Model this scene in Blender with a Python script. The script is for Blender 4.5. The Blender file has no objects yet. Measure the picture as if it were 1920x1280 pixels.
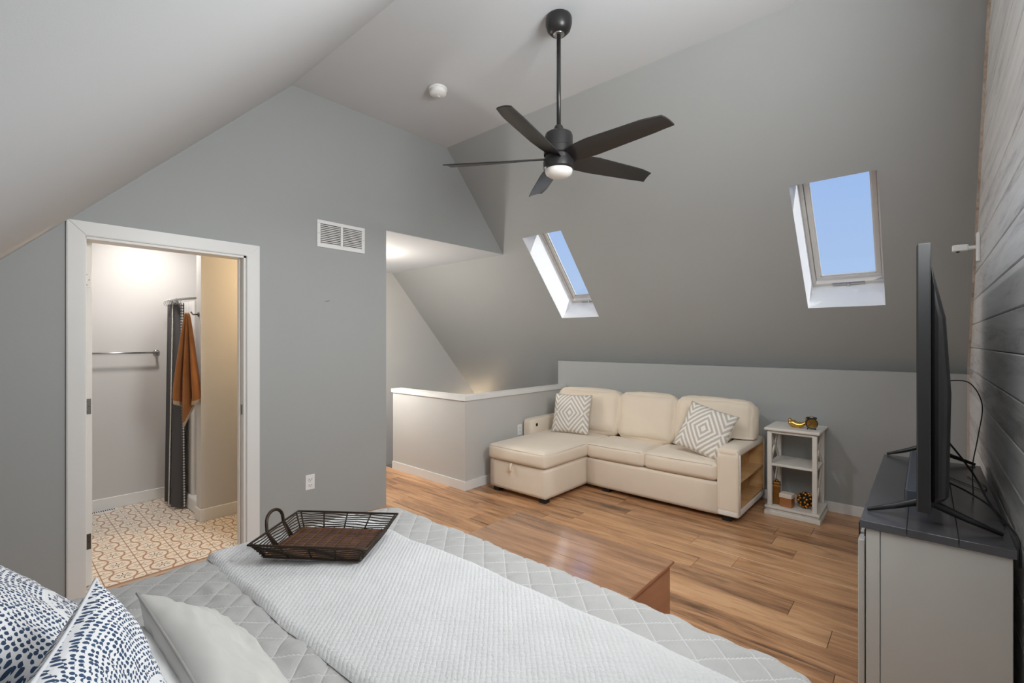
import bpy, bmesh, math, random
import numpy as np
from mathutils import Vector, Matrix
random.seed(7); rng = np.random.default_rng(7)
SC = bpy.context.scene; COL = SC.collection
PI = math.pi

# ------------------------------------------------------------------ camera
F_PX = 878.0; YAW = math.radians(41.5); CAM_H = 1.44
cd = bpy.data.cameras.new('camera'); cam = bpy.data.objects.new('camera', cd); COL.objects.link(cam)
cam.location = (0, 0, CAM_H); cam.rotation_euler = (PI/2, 0, YAW - PI/2)
cd.sensor_width = 36.0; cd.lens = F_PX/1920*36.0; cd.clip_start = 0.02
SC.camera = cam
# ------------------------------------------------------------------ world
W = bpy.data.worlds.new('World'); SC.world = W; W.use_nodes = True
nt = W.node_tree; nt.nodes.clear()
wo = nt.nodes.new('ShaderNodeOutputWorld'); bg = nt.nodes.new('ShaderNodeBackground')
tc = nt.nodes.new('ShaderNodeTexCoord'); sx = nt.nodes.new('ShaderNodeSeparateXYZ'); rp = nt.nodes.new('ShaderNodeValToRGB')
nt.links.new(tc.outputs['Generated'], sx.inputs[0]); nt.links.new(sx.outputs['Z'], rp.inputs[0])
rp.color_ramp.elements[0].position = 0.0; rp.color_ramp.elements[0].color = (0.52, 0.68, 0.92, 1)
rp.color_ramp.elements[1].position = 0.6; rp.color_ramp.elements[1].color = (0.27, 0.47, 0.95, 1)
nt.links.new(rp.outputs[0], bg.inputs[0]); nt.links.new(bg.outputs[0], wo.inputs[0]); bg.inputs[1].default_value = 1.0
# ------------------------------------------------------------------ sun and added fill lights
def light(kind, name, loc, energy, color=(1, 1, 1), **k):
    d = bpy.data.lights.new(name, kind); d.energy = energy; d.color = color
    o = bpy.data.objects.new(name, d); COL.objects.link(o); o.location = loc
    for a, b in k.items(): setattr(d, a, b)
    return o
def aim(o, d): o.rotation_euler = Vector(d).to_track_quat('-Z', 'Y').to_euler()
sun = light('SUN', 'sun', (3, -6, 8), 5.2, (1.0, 0.97, 0.92), angle=0.02); aim(sun, (-0.30, 0.75, -0.56))
gw = light('AREA', 'gable_fill_light', (1.55, -0.150, 2.28), 63, (0.95, 0.985, 1.0), shape='RECTANGLE', size=0.80, size_y=0.95); aim(gw, (0, 1, 0))  # added main room fill, stands in for daylight from an unseen source
lw = light('AREA', 'roof_fill_light', (0.62, 0.42, 2.36), 6, (0.945, 0.985, 1.0), shape='RECTANGLE', size=0.7, size_y=0.9); aim(lw, (0.713, 0, -0.701))  # added fill over the bed, stands in for daylight
VS = SC.view_settings
VS.view_transform = 'Standard'; VS.look = 'None'; VS.gamma = 1.0; VS.use_curve_mapping = False; VS.exposure = -0.14

# ------------------------------------------------------------------ material helpers
def lin(c): return tuple(((x/255/12.92) if x/255 <= 0.04045 else ((x/255+0.055)/1.055)**2.4) for x in c)
class NT:
    def __init__(s, name):
        s.m = bpy.data.materials.new(name); s.m.use_nodes = True; s.t = s.m.node_tree
        s.b = s.t.nodes['Principled BSDF']; s.o = s.t.nodes['Material Output']
    def n(s, kind, **k):
        nd = s.t.nodes.new('ShaderNode'+kind)
        for a, b in k.items(): setattr(nd, a, b)
        return nd
    def set(s, sock, v):
        if hasattr(v, 'is_linked') or hasattr(v, 'links'): s.t.links.new(v, sock)
        else: sock.default_value = v
    def math(s, op, a, b=None, c=None, clamp=False):
        nd = s.n('Math', operation=op, use_clamp=clamp); s.set(nd.inputs[0], a)
        if b is not None: s.set(nd.inputs[1], b)
        if c is not None: s.set(nd.inputs[2], c)
        return nd.outputs[0]
    def mix(s, f, a, b):
        nd = s.n('Mix', data_type='RGBA'); s.set(nd.inputs[0], f)
        for i, v in ((6, a), (7, b)):
            s.set(nd.inputs[i], (tuple(v)+(1,) if isinstance(v, tuple) and len(v) == 3 else v))
        return nd.outputs[2]
    def noise(s, vec, scale, detail=3, rough=0.5, dist=0.0):
        nd = s.n('TexNoise'); s.set(nd.inputs['Vector'], vec); nd.inputs['Scale'].default_value = scale
        nd.inputs['Detail'].default_value = detail; nd.inputs['Roughness'].default_value = rough; nd.inputs['Distortion'].default_value = dist
        return nd.outputs[0]
    def ramp(s, f, stops):
        nd = s.n('ValToRGB'); s.set(nd.inputs[0], f); e = nd.color_ramp.elements
        while len(e) < len(stops): e.new(0.5)
        for x, (p, c) in zip(e, stops): x.position = p; x.color = tuple(c)+(1,)
        return nd.outputs[0]
    def comb(s, x, y, z=0.0):
        nd = s.n('CombineXYZ'); s.set(nd.inputs[0], x); s.set(nd.inputs[1], y); s.set(nd.inputs[2], z); return nd.outputs[0]
    def sep(s, v):
        nd = s.n('SeparateXYZ'); s.set(nd.inputs[0], v); return nd.outputs
    def pos(s): return s.n('NewGeometry').outputs['Position']
    def obj(s): return s.n('TexCoord').outputs['Object']
    def uv(s): return s.n('TexCoord').outputs['UV']
    def mapv(s, v, scale=(1, 1, 1), rot=(0, 0, 0)):
        nd = s.n('Mapping'); s.set(nd.inputs[0], v); nd.inputs['Scale'].default_value = scale; nd.inputs['Rotation'].default_value = rot; return nd.outputs[0]
    def bump(s, h, strength=0.3, dist=0.01):
        nd = s.n('Bump'); s.set(nd.inputs['Height'], h); nd.inputs['Strength'].default_value = strength; nd.inputs['Distance'].default_value = dist
        s.t.links.new(nd.outputs[0], s.b.inputs['Normal'])
    def fin(s, col=None, rough=0.5, metal=0.0, **k):
        if col is not None: s.set(s.b.inputs['Base Color'], (tuple(col)+(1,)) if isinstance(col, tuple) else col)
        s.set(s.b.inputs['Roughness'], rough); s.b.inputs['Metallic'].default_value = metal
        for a, b in k.items(): s.b.inputs[a.replace('_', ' ')].default_value = b
        return s.m
def plain(name, rgb, rough=0.5, metal=0.0, var=0.06, scale=6.0, bump=0.0, bscale=200.0, **k):
    t = NT(name); c = lin(rgb); p = t.obj()
    nz = t.noise(p, scale, 3)
    col = t.mix(nz, tuple(x*(1-var) for x in c), tuple(min(1, x*(1+var)) for x in c))
    if bump: t.bump(t.noise(p, bscale, 2), bump, 0.002)
    return t.fin(col, rough, metal, **k)
def paint(name, rgb, rough=0.75, bump=0.15):
    t = NT(name); c = lin(rgb); p = t.pos(); nz = t.noise(p, 1.5, 3)
    col = t.mix(nz, tuple(x*0.97 for x in c), tuple(x*1.03 for x in c))
    t.bump(t.noise(p, 260, 2), bump, 0.0008)
    return t.fin(col, rough)
M = {}
M['wall'] = paint('wall_paint_grey', (165, 167, 166), 0.55)
M['ceil'] = paint('ceiling_paint_white', (206, 208, 210), 0.8)
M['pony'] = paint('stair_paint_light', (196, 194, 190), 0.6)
M['bath'] = paint('bath_paint', (204, 202, 200), 0.6)
M['trim'] = plain('trim_white', (228, 227, 224), 0.35, var=0.02)
M['white'] = plain('white_lacquer', (236, 235, 233), 0.4, var=0.02)
M['reveal'] = paint('reveal_white', (243, 243, 243), 0.8)
M['black'] = plain('fan_black', (38, 36, 36), 0.33, var=0.1)
M['tvback'] = plain('tv_black_plastic', (34, 34, 35), 0.38, var=0.05)
M['screen'] = plain('tv_screen', (8, 8, 10), 0.12, var=0.05)
M['chrome'] = plain('brushed_nickel', (190, 190, 188), 0.28, 1.0, var=0.03)
M['hinge'] = plain('hinge_metal', (120, 118, 114), 0.35, 1.0, var=0.05)
M['gold'] = plain('gold_metal', (214, 170, 92), 0.25, 1.0, var=0.08, scale=20)
M['darkgold'] = plain('antique_gold', (150, 112, 58), 0.35, 0.9, var=0.25, scale=30)
M['lens'] = plain('frosted_lens', (226, 222, 216), 0.45, var=0.01)
M['rubber'] = plain('black_cable', (22, 22, 24), 0.5, var=0.05)
M['darktop'] = plain('console_top_dark', (80, 80, 84), 0.25, var=0.08, scale=14)
M['slot'] = plain('dark_slot', (30, 30, 32), 0.7)
M['frame_sky'] = plain('skylight_frame', (206, 200, 192), 0.35, var=0.03)
M['dark_foot'] = plain('dark_plastic_foot', (24, 22, 21), 0.6)
M['inside'] = plain('slab_grey', (90, 90, 92), 0.9)

def woodmat(name, stops, axis='y', ringscale=1.0, rough=0.35, rnd=True, knots=True, coat=0.0):
    t = NT(name); p = t.pos(); 
    oi = t.n('ObjectInfo').outputs['Random']
    off = t.comb(t.math('MULTIPLY', oi, 37.0), t.math('MULTIPLY', oi, 91.0), t.math('MULTIPLY', oi, 13.0))
    va = t.n('VectorMath', operation='ADD'); t.set(va.inputs[0], p); t.set(va.inputs[1], off); v = va.outputs[0]
    sc = {'x': (0.9, 11, 11), 'y': (11, 0.9, 11), 'z': (11, 11, 0.9)}[axis]
    g1 = t.noise(t.mapv(v, sc), 1.6*ringscale, 5, 0.6, 0.6)
    g2 = t.noise(t.mapv(v, tuple(s*4 for s in sc)), 2.0*ringscale, 4, 0.7)
    f = t.math('ADD', t.math('MULTIPLY', g1, 0.7), t.math('MULTIPLY', g2, 0.3))
    if rnd: f = t.math('ADD', f, t.math('MULTIPLY', t.math('SUBTRACT', oi, 0.5), 0.16))
    col = t.ramp(f, stops)
    if knots:
        ks = {'x': (1.0, 4, 4), 'y': (4, 1.0, 4), 'z': (4, 4, 1)}[axis]
        k = t.noise(t.mapv(v, ks), 2.2, 3, 0.6, 0.9)
        kf = t.math('MULTIPLY', t.math('SUBTRACT', k, 0.62), 5.0, clamp=True)
        col = t.mix(t.math('MULTIPLY', kf, 0.75), col, tuple(x*0.45 for x in stops[0][1]))
    t.bump(g2, 0.12, 0.002)
    t.b.inputs['Coat Weight'].default_value = coat; t.b.inputs['Coat Roughness'].default_value = 0.10
    return t.fin(col, rough)
M['floor'] = woodmat('floor_planks', [(0.30, lin((100, 72, 52))), (0.43, lin((168, 124, 88))), (0.56, lin((202, 154, 112))), (0.75, lin((222, 182, 140)))], 'y', rough=0.30)
M['chest'] = woodmat('chest_wood', [(0.30, lin((112, 78, 54))), (0.5, lin((156, 114, 82))), (0.7, lin((182, 138, 102)))], 'y', rough=0.14, knots=False, coat=1.0)
M['chestside'] = woodmat('chest_side', [(0.30, lin((128, 82, 58))), (0.5, lin((158, 106, 78))), (0.7, lin((176, 124, 92)))], 'x', rough=0.3, knots=False)
M['lightwood'] = woodmat('birch_shelf', [(0.30, lin((196, 150, 98))), (0.5, lin((222, 180, 126))), (0.7, lin((234, 198, 148)))], 'y', rough=0.4, knots=False)
M['ship'] = woodmat('whitewashed_boards', [(0.24, lin((104, 102, 102))), (0.36, lin((186, 184, 184))), (0.48, lin((222, 221, 220))), (0.70, lin((240, 239, 238)))], 'x', ringscale=0.8, rough=0.38, rnd=True, knots=False)
M['rustwood'] = woodmat('raw_edge_wood', [(0.3, lin((140, 118, 102))), (0.48, lin((190, 174, 160))), (0.7, lin((216, 208, 200)))], 'z', rough=0.7, knots=False)
M['whitewash'] = plain('whitewashed_wood', (226, 222, 214), 0.55, var=0.08, scale=18)

def fabric(name, rgb, rough=0.85, sheen=0.25, weave=900, bump=0.35, var=0.05):
    t = NT(name); c = lin(rgb); p = t.obj()
    w = t.noise(p, weave, 2, 0.7); big = t.noise(p, 5, 3)
    col = t.mix(big, tuple(x*(1-var) for x in c), tuple(min(1, x*(1+var)) for x in c))
    t.bump(w, bump, 0.0012)
    t.b.inputs['Sheen Weight'].default_value = sheen
    return t.fin(col, rough)
M['sofa'] = fabric('sofa_linen', (230, 215, 195), weave=700)
M['piping'] = fabric('sofa_piping', (222, 212, 198), weave=700)
M['fleece'] = fabric('fleece_edge', (232, 226, 218), weave=240, bump=1.0)
def quilt_mat():
    t = NT('quilt_cotton'); uv = t.sep(t.uv()); D = 0.078
    sa = t.math('ABSOLUTE', t.math('SINE', t.math('MULTIPLY', t.math('ADD', uv[0], uv[1]), PI/D/math.sqrt(2))))
    sb = t.math('ABSOLUTE', t.math('SINE', t.math('MULTIPLY', t.math('SUBTRACT', uv[0], uv[1]), PI/D/math.sqrt(2))))
    mn = t.math('MINIMUM', sa, sb); st = t.math('LESS_THAN', mn, 0.065)
    nz = t.noise(t.uv(), 7, 3); col = t.mix(nz, lin((160, 159, 157)), lin((174, 173, 171)))
    col = t.mix(t.math('MULTIPLY', st, 0.7), col, lin((200, 199, 197)))
    cr = t.noise(t.mapv(t.uv(), (30, 60, 1)), 1.0, 4, 0.65, 1.2)
    t.bump(t.math('ADD', t.math('MULTIPLY', t.math('MINIMUM', mn, 0.3), 2.0), t.math('MULTIPLY', cr, 0.9)), 0.6, 0.004)
    t.b.inputs['Sheen Weight'].default_value = 0.1
    return t.fin(col, 0.85)
M['quilt'] = quilt_mat()
M['sheet'] = fabric('white_cotton', (210, 210, 210), weave=900, bump=0.12, sheen=0.1)
M['plainpillow'] = fabric('grey_cotton', (196, 194, 190), weave=900, bump=0.12, sheen=0.1)
M['curtain'] = fabric('curtain_charcoal', (72, 71, 73), weave=300)
M['liner'] = plain('liner_white', (225, 224, 222), 0.4, var=0.04)
M['pom'] = fabric('pompom_white', (236, 232, 226), weave=400)
M['seamgrey'] = fabric('seam_grey', (150, 147, 143))
M['mattress'] = fabric('mattress_ticking', (225, 224, 220))

def towel_mat():
    t = NT('towel_ochre'); p = t.obj(); nz = t.noise(p, 6, 3); uv = t.sep(t.uv())
    col = t.mix(nz, lin((128, 76, 30)), lin((164, 104, 48)))
    edge = t.math('GREATER_THAN', uv[1], 0.955)
    col = t.mix(edge, col, lin((168, 150, 128)))
    t.bump(t.noise(p, 400, 2), 0.6, 0.002); t.b.inputs['Sheen Weight'].default_value = 0.4
    return t.fin(col, 0.9)
M['towel'] = towel_mat()
def throw_mat():
    t = NT('plush_throw'); uv = t.sep(t.uv())      # uv in metres on the cloth
    d = math.radians(42)
    u = t.math('ADD', t.math('MULTIPLY', uv[0], math.cos(d)), t.math('MULTIPLY', uv[1], math.sin(d)))
    v = t.math('SUBTRACT', t.math('MULTIPLY', uv[1], math.cos(d)), t.math('MULTIPLY', uv[0], math.sin(d)))
    nz = t.noise(t.uv(), 60, 3)
    rib = t.math('ABSOLUTE', t.math('SINE', t.math('ADD', t.math('MULTIPLY', v, PI/0.0135), t.math('MULTIPLY', nz, 2.2))))
    dash = t.math('ABSOLUTE', t.math('SINE', t.math('ADD', t.math('MULTIPLY', u, PI/0.016), t.math('MULTIPLY', nz, 7.0))))
    fz = t.noise(t.uv(), 240, 4, 0.75)
    h = t.math('ADD', t.math('ADD', t.math('MULTIPLY', rib, 0.6), t.math('MULTIPLY', dash, 0.3)), t.math('MULTIPLY', fz, 1.0))
    t.bump(h, 0.8, 0.005)
    big = t.noise(t.uv(), 7, 4)
    col = t.mix(big, lin((206, 206, 206)), lin((226, 226, 226)))
    t.b.inputs['Sheen Weight'].default_value = 0.5
    return t.fin(col, 0.9)
M['throw'] = throw_mat()
def diamond_mat():
    t = NT('diamond_pillow'); uv = t.sep(t.uv())
    def tri(x): return t.math('ABSOLUTE', t.math('SUBTRACT', t.math('FRACT', x), 0.5))
    wob = t.math('MULTIPLY', t.noise(t.uv(), 14, 2), 0.02)
    x = tri(t.math('ADD', t.math('MULTIPLY', uv[0], 1.35), 0.325)); y = tri(t.math('ADD', t.math('MULTIPLY', uv[1], 1.05), 0.475))
    s = t.math('ADD', t.math('ADD', x, y), wob)
    band = t.math('FRACT', t.math('MULTIPLY', s, 7.0))
    f = t.math('GREATER_THAN', band, 0.52)
    col = t.mix(f, lin((196, 186, 172)), lin((238, 234, 228)))
    t.bump(t.math('ADD', f, t.noise(t.obj(), 500, 2)), 0.4, 0.002)
    return t.fin(col, 0.9)
M['diamond'] = diamond_mat()
def dots_mat():
    t = NT('indigo_dot_print'); uv = t.sep(t.uv())
    layers = None
    white = lin((236, 236, 238))
    # rows of dabs following arcs round several centres
    def dabs(cx, cy, nr, na, thr, lo, hi):
        dx = t.math('SUBTRACT', uv[0], cx); dy = t.math('SUBTRACT', uv[1], cy)
        r = t.math('SQRT', t.math('ADD', t.math('MULTIPLY', dx, dx), t.math('MULTIPLY', dy, dy)))
        th = t.math('ARCTAN2', dy, dx)
        ri = t.math('MULTIPLY', r, nr); row = t.math('FLOOR', ri)
        ang = t.math('ADD', t.math('MULTIPLY', th, t.math('MULTIPLY', t.math('ADD', row, 1.0), na)), t.math('MULTIPLY', row, 0.5))
        vr = t.n('TexVoronoi', voronoi_dimensions='2D', feature='F1'); vr.inputs['Randomness'].default_value = 0.35; vr.inputs['Scale'].default_value = 1.0
        t.set(vr.inputs['Vector'], t.comb(ang, t.math('MULTIPLY', ri, 1.0)))
        inside = t.math('LESS_THAN', vr.outputs['Distance'], thr)
        win = t.math('MULTIPLY', t.math('GREATER_THAN', r, lo), t.math('LESS_THAN', r, hi))
        return t.math('MULTIPLY', inside, win), t.math('MULTIPLY', t.math('LESS_THAN', vr.outputs['Distance'], thr*0.33), win)
    a, a0 = dabs(0.45, 0.30, 40.0, 0.95, 0.35, 0.30, 2.0)
    b, b0 = dabs(0.45, 0.30, 22.0, 0.95, 0.36, 0.03, 0.27)
    c, c0 = dabs(0.10, 0.12, 20.0, 0.9, 0.40, 0.02, 0.20)
    f = t.math('MAXIMUM', a, t.math('MAXIMUM', b, c))
    hole = t.math('MAXIMUM', b0, c0)
    f = t.math('SUBTRACT', f, t.math('MULTIPLY', hole, 0.85), clamp=True)
    ink = t.mix(t.noise(t.uv(), 8, 2), lin((30, 44, 66)), lin((62, 92, 128)))
    slub = t.noise(t.mapv(t.uv(), (8, 160, 1)), 2.0, 3)
    wc = t.mix(slub, lin((222, 223, 226)), lin((242, 242, 243)))
    col = t.mix(f, wc, ink)
    t.bump(slub, 0.25, 0.002)
    return t.fin(col, 0.9)
M['dots'] = dots_mat()
def tile_mat():
    t = NT('patterned_tile'); p = t.sep(t.obj()); T = 0.2
    u = t.math('DIVIDE', p[0], T); v = t.math('DIVIDE', p[1], T)           # -0.5..0.5 on one tile
    def rr(x, y): return t.math('SQRT', t.math('ADD', t.math('MULTIPLY', x, x), t.math('MULTIPLY', y, y)))
    ua = t.math('SUBTRACT', t.math('ABSOLUTE', u), 0.5); va = t.math('SUBTRACT', t.math('ABSOLUTE', v), 0.5)
    def near(r_): return t.math('LESS_THAN', t.math('ABSOLUTE', t.math('SUBTRACT', r_, 0.335)), 0.024)
    line = t.math('MAXIMUM', near(rr(u, v)), near(rr(ua, va)))
    cream = lin((242, 232, 218)); brown = lin((178, 138, 112)); dark = lin((92, 62, 52))
    col = t.mix(line, cream, brown)
    e = t.math('MAXIMUM', t.math('ABSOLUTE', u), t.math('ABSOLUTE', v))
    def star(x, y, r0, r1, col, c):
        r = t.math('SQRT', t.math('ADD', t.math('MULTIPLY', x, x), t.math('MULTIPLY', y, y)))
        th = t.math('ARCTAN2', y, x)
        k = t.math('ABSOLUTE', t.math('SINE', t.math('MULTIPLY', th, 4.0)))          # 8 rays
        w = t.math('LESS_THAN', t.math('MULTIPLY', k, r), 0.055)
        ring = t.math('MULTIPLY', t.math('GREATER_THAN', r, r0), t.math('LESS_THAN', r, r1))
        gap = t.math('GREATER_THAN', t.math('ABSOLUTE', t.math('SUBTRACT', r, r0+0.045)), 0.018)
        return t.mix(t.math('MULTIPLY', t.math('MULTIPLY', w, ring), gap), col, c)
    col = star(u, v, 0.035, 0.21, col, dark)
    uc = t.math('SUBTRACT', t.math('ABSOLUTE', u), 0.5); vc = t.math('SUBTRACT', t.math('ABSOLUTE', v), 0.5)
    col = star(uc, vc, 0.035, 0.19, col, lin((150, 112, 94)))
    col = t.mix(t.math('GREATER_THAN', e, 0.484), col, lin((190, 156, 132)))
    return t.fin(col, 0.35)
M['tile'] = tile_mat()
M['grout'] = plain('grout', (196, 172, 150), 0.9)
def glass_mat():
    t = NT('window_glass'); t.t.nodes.remove(t.b)
    tr = t.n('BsdfTransparent'); tr.inputs[0].default_value = (0.97, 0.985, 1.0, 1); gl = t.n('BsdfGlossy'); gl.inputs['Roughness'].default_value = 0.02
    lw_ = t.n('LayerWeight'); lw_.inputs[0].default_value = 0.25
    mx = t.n('MixShader'); t.t.links.new(t.math('MULTIPLY', lw_.outputs['Fresnel'], 0.5), mx.inputs[0])
    t.t.links.new(tr.outputs[0], mx.inputs[1]); t.t.links.new(gl.outputs[0], mx.inputs[2]); t.t.links.new(mx.outputs[0], t.o.inputs[0])
    return t.m
M['glass'] = glass_mat()
def emit(name, rgb, st):
    t = NT(name); t.b.inputs['Emission Color'].default_value = lin(rgb)+(1,); t.b.inputs['Emission Strength'].default_value = st
    return t.fin(lin(rgb), 0.5)
M['lampglass'] = emit('lit_lamp_glass', (255, 226, 180), 6.0)

# ------------------------------------------------------------------ geometry helpers
class MB:
    def __init__(s): s.bm = bmesh.new(); s.uvs = None
    def box(s, x0, x1, y0, y1, z0, z1, bev=0.0, seg=2, mat=None):
        r = bmesh.ops.create_cube(s.bm, size=1.0); vs = r['verts']
        bmesh.ops.scale(s.bm, vec=(abs(x1-x0), abs(y1-y0), abs(z1-z0)), verts=vs)
        bmesh.ops.translate(s.bm, vec=((x0+x1)/2, (y0+y1)/2, (z0+z1)/2), verts=vs)
        if bev > 0:
            es = list({e for v in vs for e in v.link_edges})
            rr = bmesh.ops.bevel(s.bm, geom=es, offset=bev, segments=seg, profile=0.5, affect='EDGES')
            vs = list({v for f in rr['faces'] for v in f.verts} | {v for v in vs if v.is_valid})
        if mat is not None: bmesh.ops.transform(s.bm, matrix=mat, verts=vs)
        return s
    def poly_prism(s, pts, axis, c0, c1):      # pts in the plane, extruded along axis 'x','y','z'
        def P(p, c): return {'x': (c, p[0], p[1]), 'y': (p[0], c, p[1]), 'z': (p[0], p[1], c)}[axis]
        a = [s.bm.verts.new(P(p, c0)) for p in pts]; b = [s.bm.verts.new(P(p, c1)) for p in pts]
        s.bm.faces.new(a); s.bm.faces.new(b[::-1]); n = len(pts)
        for i in range(n): s.bm.faces.new((a[i], b[i], b[(i+1) % n], a[(i+1) % n]))
        return s
    def quad(s, *pts):
        s.bm.faces.new([s.bm.verts.new(p) for p in pts]); return s
    def tube(s, pts, r, seg=8, closed=False):
        pts = [Vector(p) for p in pts]; n = len(pts); rings = []
        rad = r if hasattr(r, '__len__') else [r]*n
        up = None
        for i in range(n):
            if closed: d = pts[(i+1) % n]-pts[i-1]
            else: d = pts[min(i+1, n-1)]-pts[max(i-1, 0)]
            d.normalize()
            if up is None: up = d.orthogonal().normalized()
            up = (up-d*up.dot(d)); up = up.normalized() if up.length > 1e-6 else d.orthogonal().normalized()
            w = d.cross(up)
            rings.append([s.bm.verts.new(pts[i]+(up*math.cos(2*PI*k/seg)+w*math.sin(2*PI*k/seg))*rad[i]) for k in range(seg)])
        for i in range(n if closed else n-1):
            A, B = rings[i], rings[(i+1) % n]
            for k in range(seg): s.bm.faces.new((A[k], A[(k+1) % seg], B[(k+1) % seg], B[k]))
        if not closed: s.bm.faces.new(rings[0][::-1]); s.bm.faces.new(rings[-1])
        return s
    def lathe(s, prof, seg=32, mat=None):        # prof (r, z), axis z
        rings = []; vs = []
        for r, z in prof:
            if r < 1e-6: v = s.bm.verts.new((0, 0, z)); rings.append([v]); vs.append(v)
            else:
                ring = [s.bm.verts.new((r*math.cos(2*PI*k/seg), r*math.sin(2*PI*k/seg), z)) for k in range(seg)]; rings.append(ring); vs += ring
        for A, B in zip(rings[:-1], rings[1:]):
            for k in range(seg):
                a0, a1 = A[k % len(A)], A[(k+1) % len(A)]; b0, b1 = B[k % len(B)], B[(k+1) % len(B)]
                f = [a0, a1, b1, b0]; g = []
                for v in f:
                    if v not in g: g.append(v)
                if len(g) > 2: s.bm.faces.new(g)
        if mat is not None: bmesh.ops.transform(s.bm, matrix=mat, verts=vs)
        return s
    def sphere(s, c, r, seg=12, sc=(1, 1, 1)):
        r_ = bmesh.ops.create_uvsphere(s.bm, u_segments=seg, v_segments=max(6, seg*2//3), radius=r)
        bmesh.ops.scale(s.bm, vec=sc, verts=r_['verts']); bmesh.ops.translate(s.bm, vec=c, verts=r_['verts']); return s
    def build(s, name, mat, parent=None, smooth=False, loc=None):
        bmesh.ops.recalc_face_normals(s.bm, faces=s.bm.faces)
        me = bpy.data.meshes.new(name); s.bm.to_mesh(me); s.bm.free()
        return link(name, me, mat, parent, smooth, loc)
def link(name, me, mat, parent=None, smooth=False, loc=None):
    if mat is not None and len(me.materials) == 0: me.materials.append(M[mat] if isinstance(mat, str) else mat)
    if smooth: me.shade_smooth()
    o = bpy.data.objects.new(name, me); COL.objects.link(o)
    if parent is not None: o.parent = parent
    if loc is not None: o.location = loc
    return o
def empty(name, loc, label, cat, group=None, rz=0.0):
    o = bpy.data.objects.new(name, None); COL.objects.link(o); o.location = loc; o.rotation_euler = (0, 0, rz); o.empty_display_size = 0.1
    return tag(o, label, cat, group)
def tag(o, label, cat, group=None):
    o['label'] = label; o['category'] = cat
    if group: o['group'] = group
    return o
def struct(o, label, cat):
    o['kind'] = 'structure'; return tag(o, label, cat)
def smooth_angle(o, deg=40):
    o.data.shade_smooth()
    bm = bmesh.new(); bm.from_mesh(o.data)
    for e in bm.edges:
        if len(e.link_faces) == 2 and e.calc_face_angle(0) > math.radians(deg): e.smooth = False
    bm.to_mesh(o.data); bm.free(); return o
def grid_mesh(name, P, UV=None, closed_u=False):  # P (n,m,3)
    n, m = P.shape[:2]; vs = P.reshape(-1, 3)
    idx = np.arange(n*m).reshape(n, m)
    if closed_u: idx = np.vstack([idx, idx[:1]])
    q = np.stack([idx[:-1, :-1], idx[1:, :-1], idx[1:, 1:], idx[:-1, 1:]], -1).reshape(-1, 4)
    me = bpy.data.meshes.new(name); me.from_pydata(vs.tolist(), [], q.tolist())
    if UV is not None:
        l = me.uv_layers.new(name='UVMap'); li = np.zeros(len(me.loops), dtype=np.int32); me.loops.foreach_get('vertex_index', li)
        l.data.foreach_set('uv', UV.reshape(-1, 2)[li].astype(np.float32).ravel())
    me.shade_smooth(); return me
def vnoise(x, y, seed=0):                      # smooth value noise, numpy
    r = np.random.default_rng(seed); T = r.random((64, 64))
    xi = np.floor(x).astype(int); yi = np.floor(y).astype(int); fx = x-xi; fy = y-yi
    fx = fx*fx*(3-2*fx); fy = fy*fy*(3-2*fy)
    g = lambda i, j: T[i % 64, j % 64]
    return (g(xi, yi)*(1-fx)+g(xi+1, yi)*fx)*(1-fy)+(g(xi, yi+1)*(1-fx)+g(xi+1, yi+1)*fx)*fy
def rounded_box(sx, sy, sz, r, n=8, puff=0.0, wr=0.0, seed=0):
    """soft upholstered block centred on the origin: rounded edges, faces bulging outwards"""
    bm = bmesh.new(); bmesh.ops.create_cube(bm, size=2.0)
    bmesh.ops.subdivide_edges(bm, edges=bm.edges[:], cuts=n, use_grid_fill=True)
    h = np.array([sx, sy, sz])/2; R = np.minimum(r, h*0.98)
    V = np.array([v.co for v in bm.verts])
    # denser towards the edges
    V = np.sign(V)*(1-(1-np.abs(V))**1.6)
    p = V*h; inner = np.clip(p, -(h-R), h-R); d = p-inner
    L = np.linalg.norm(d/R, axis=1, keepdims=True); L[L < 1e-9] = 1
    mx = np.max(np.abs(d/R), axis=1, keepdims=True)
    q = inner+d/L*mx
    w = (1-V**2)
    for k in range(3):
        o = [i for i in range(3) if i != k]
        q[:, k] += np.sign(V[:, k])*np.abs(V[:, k])**3*puff*(w[:, o[0]]*w[:, o[1]])**0.6
    if wr:
        for k in range(3): q[:, k] += wr*(vnoise(V[:, (k+1) % 3]*3.1+9, V[:, (k+2) % 3]*3.3+V[:, k]*2+9, seed+k)-0.5)
    for v, c in zip(bm.verts, q): v.co = c
    me = bpy.data.meshes.new('b'); bm.to_mesh(me); bm.free(); me.shade_smooth(); return me
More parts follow.
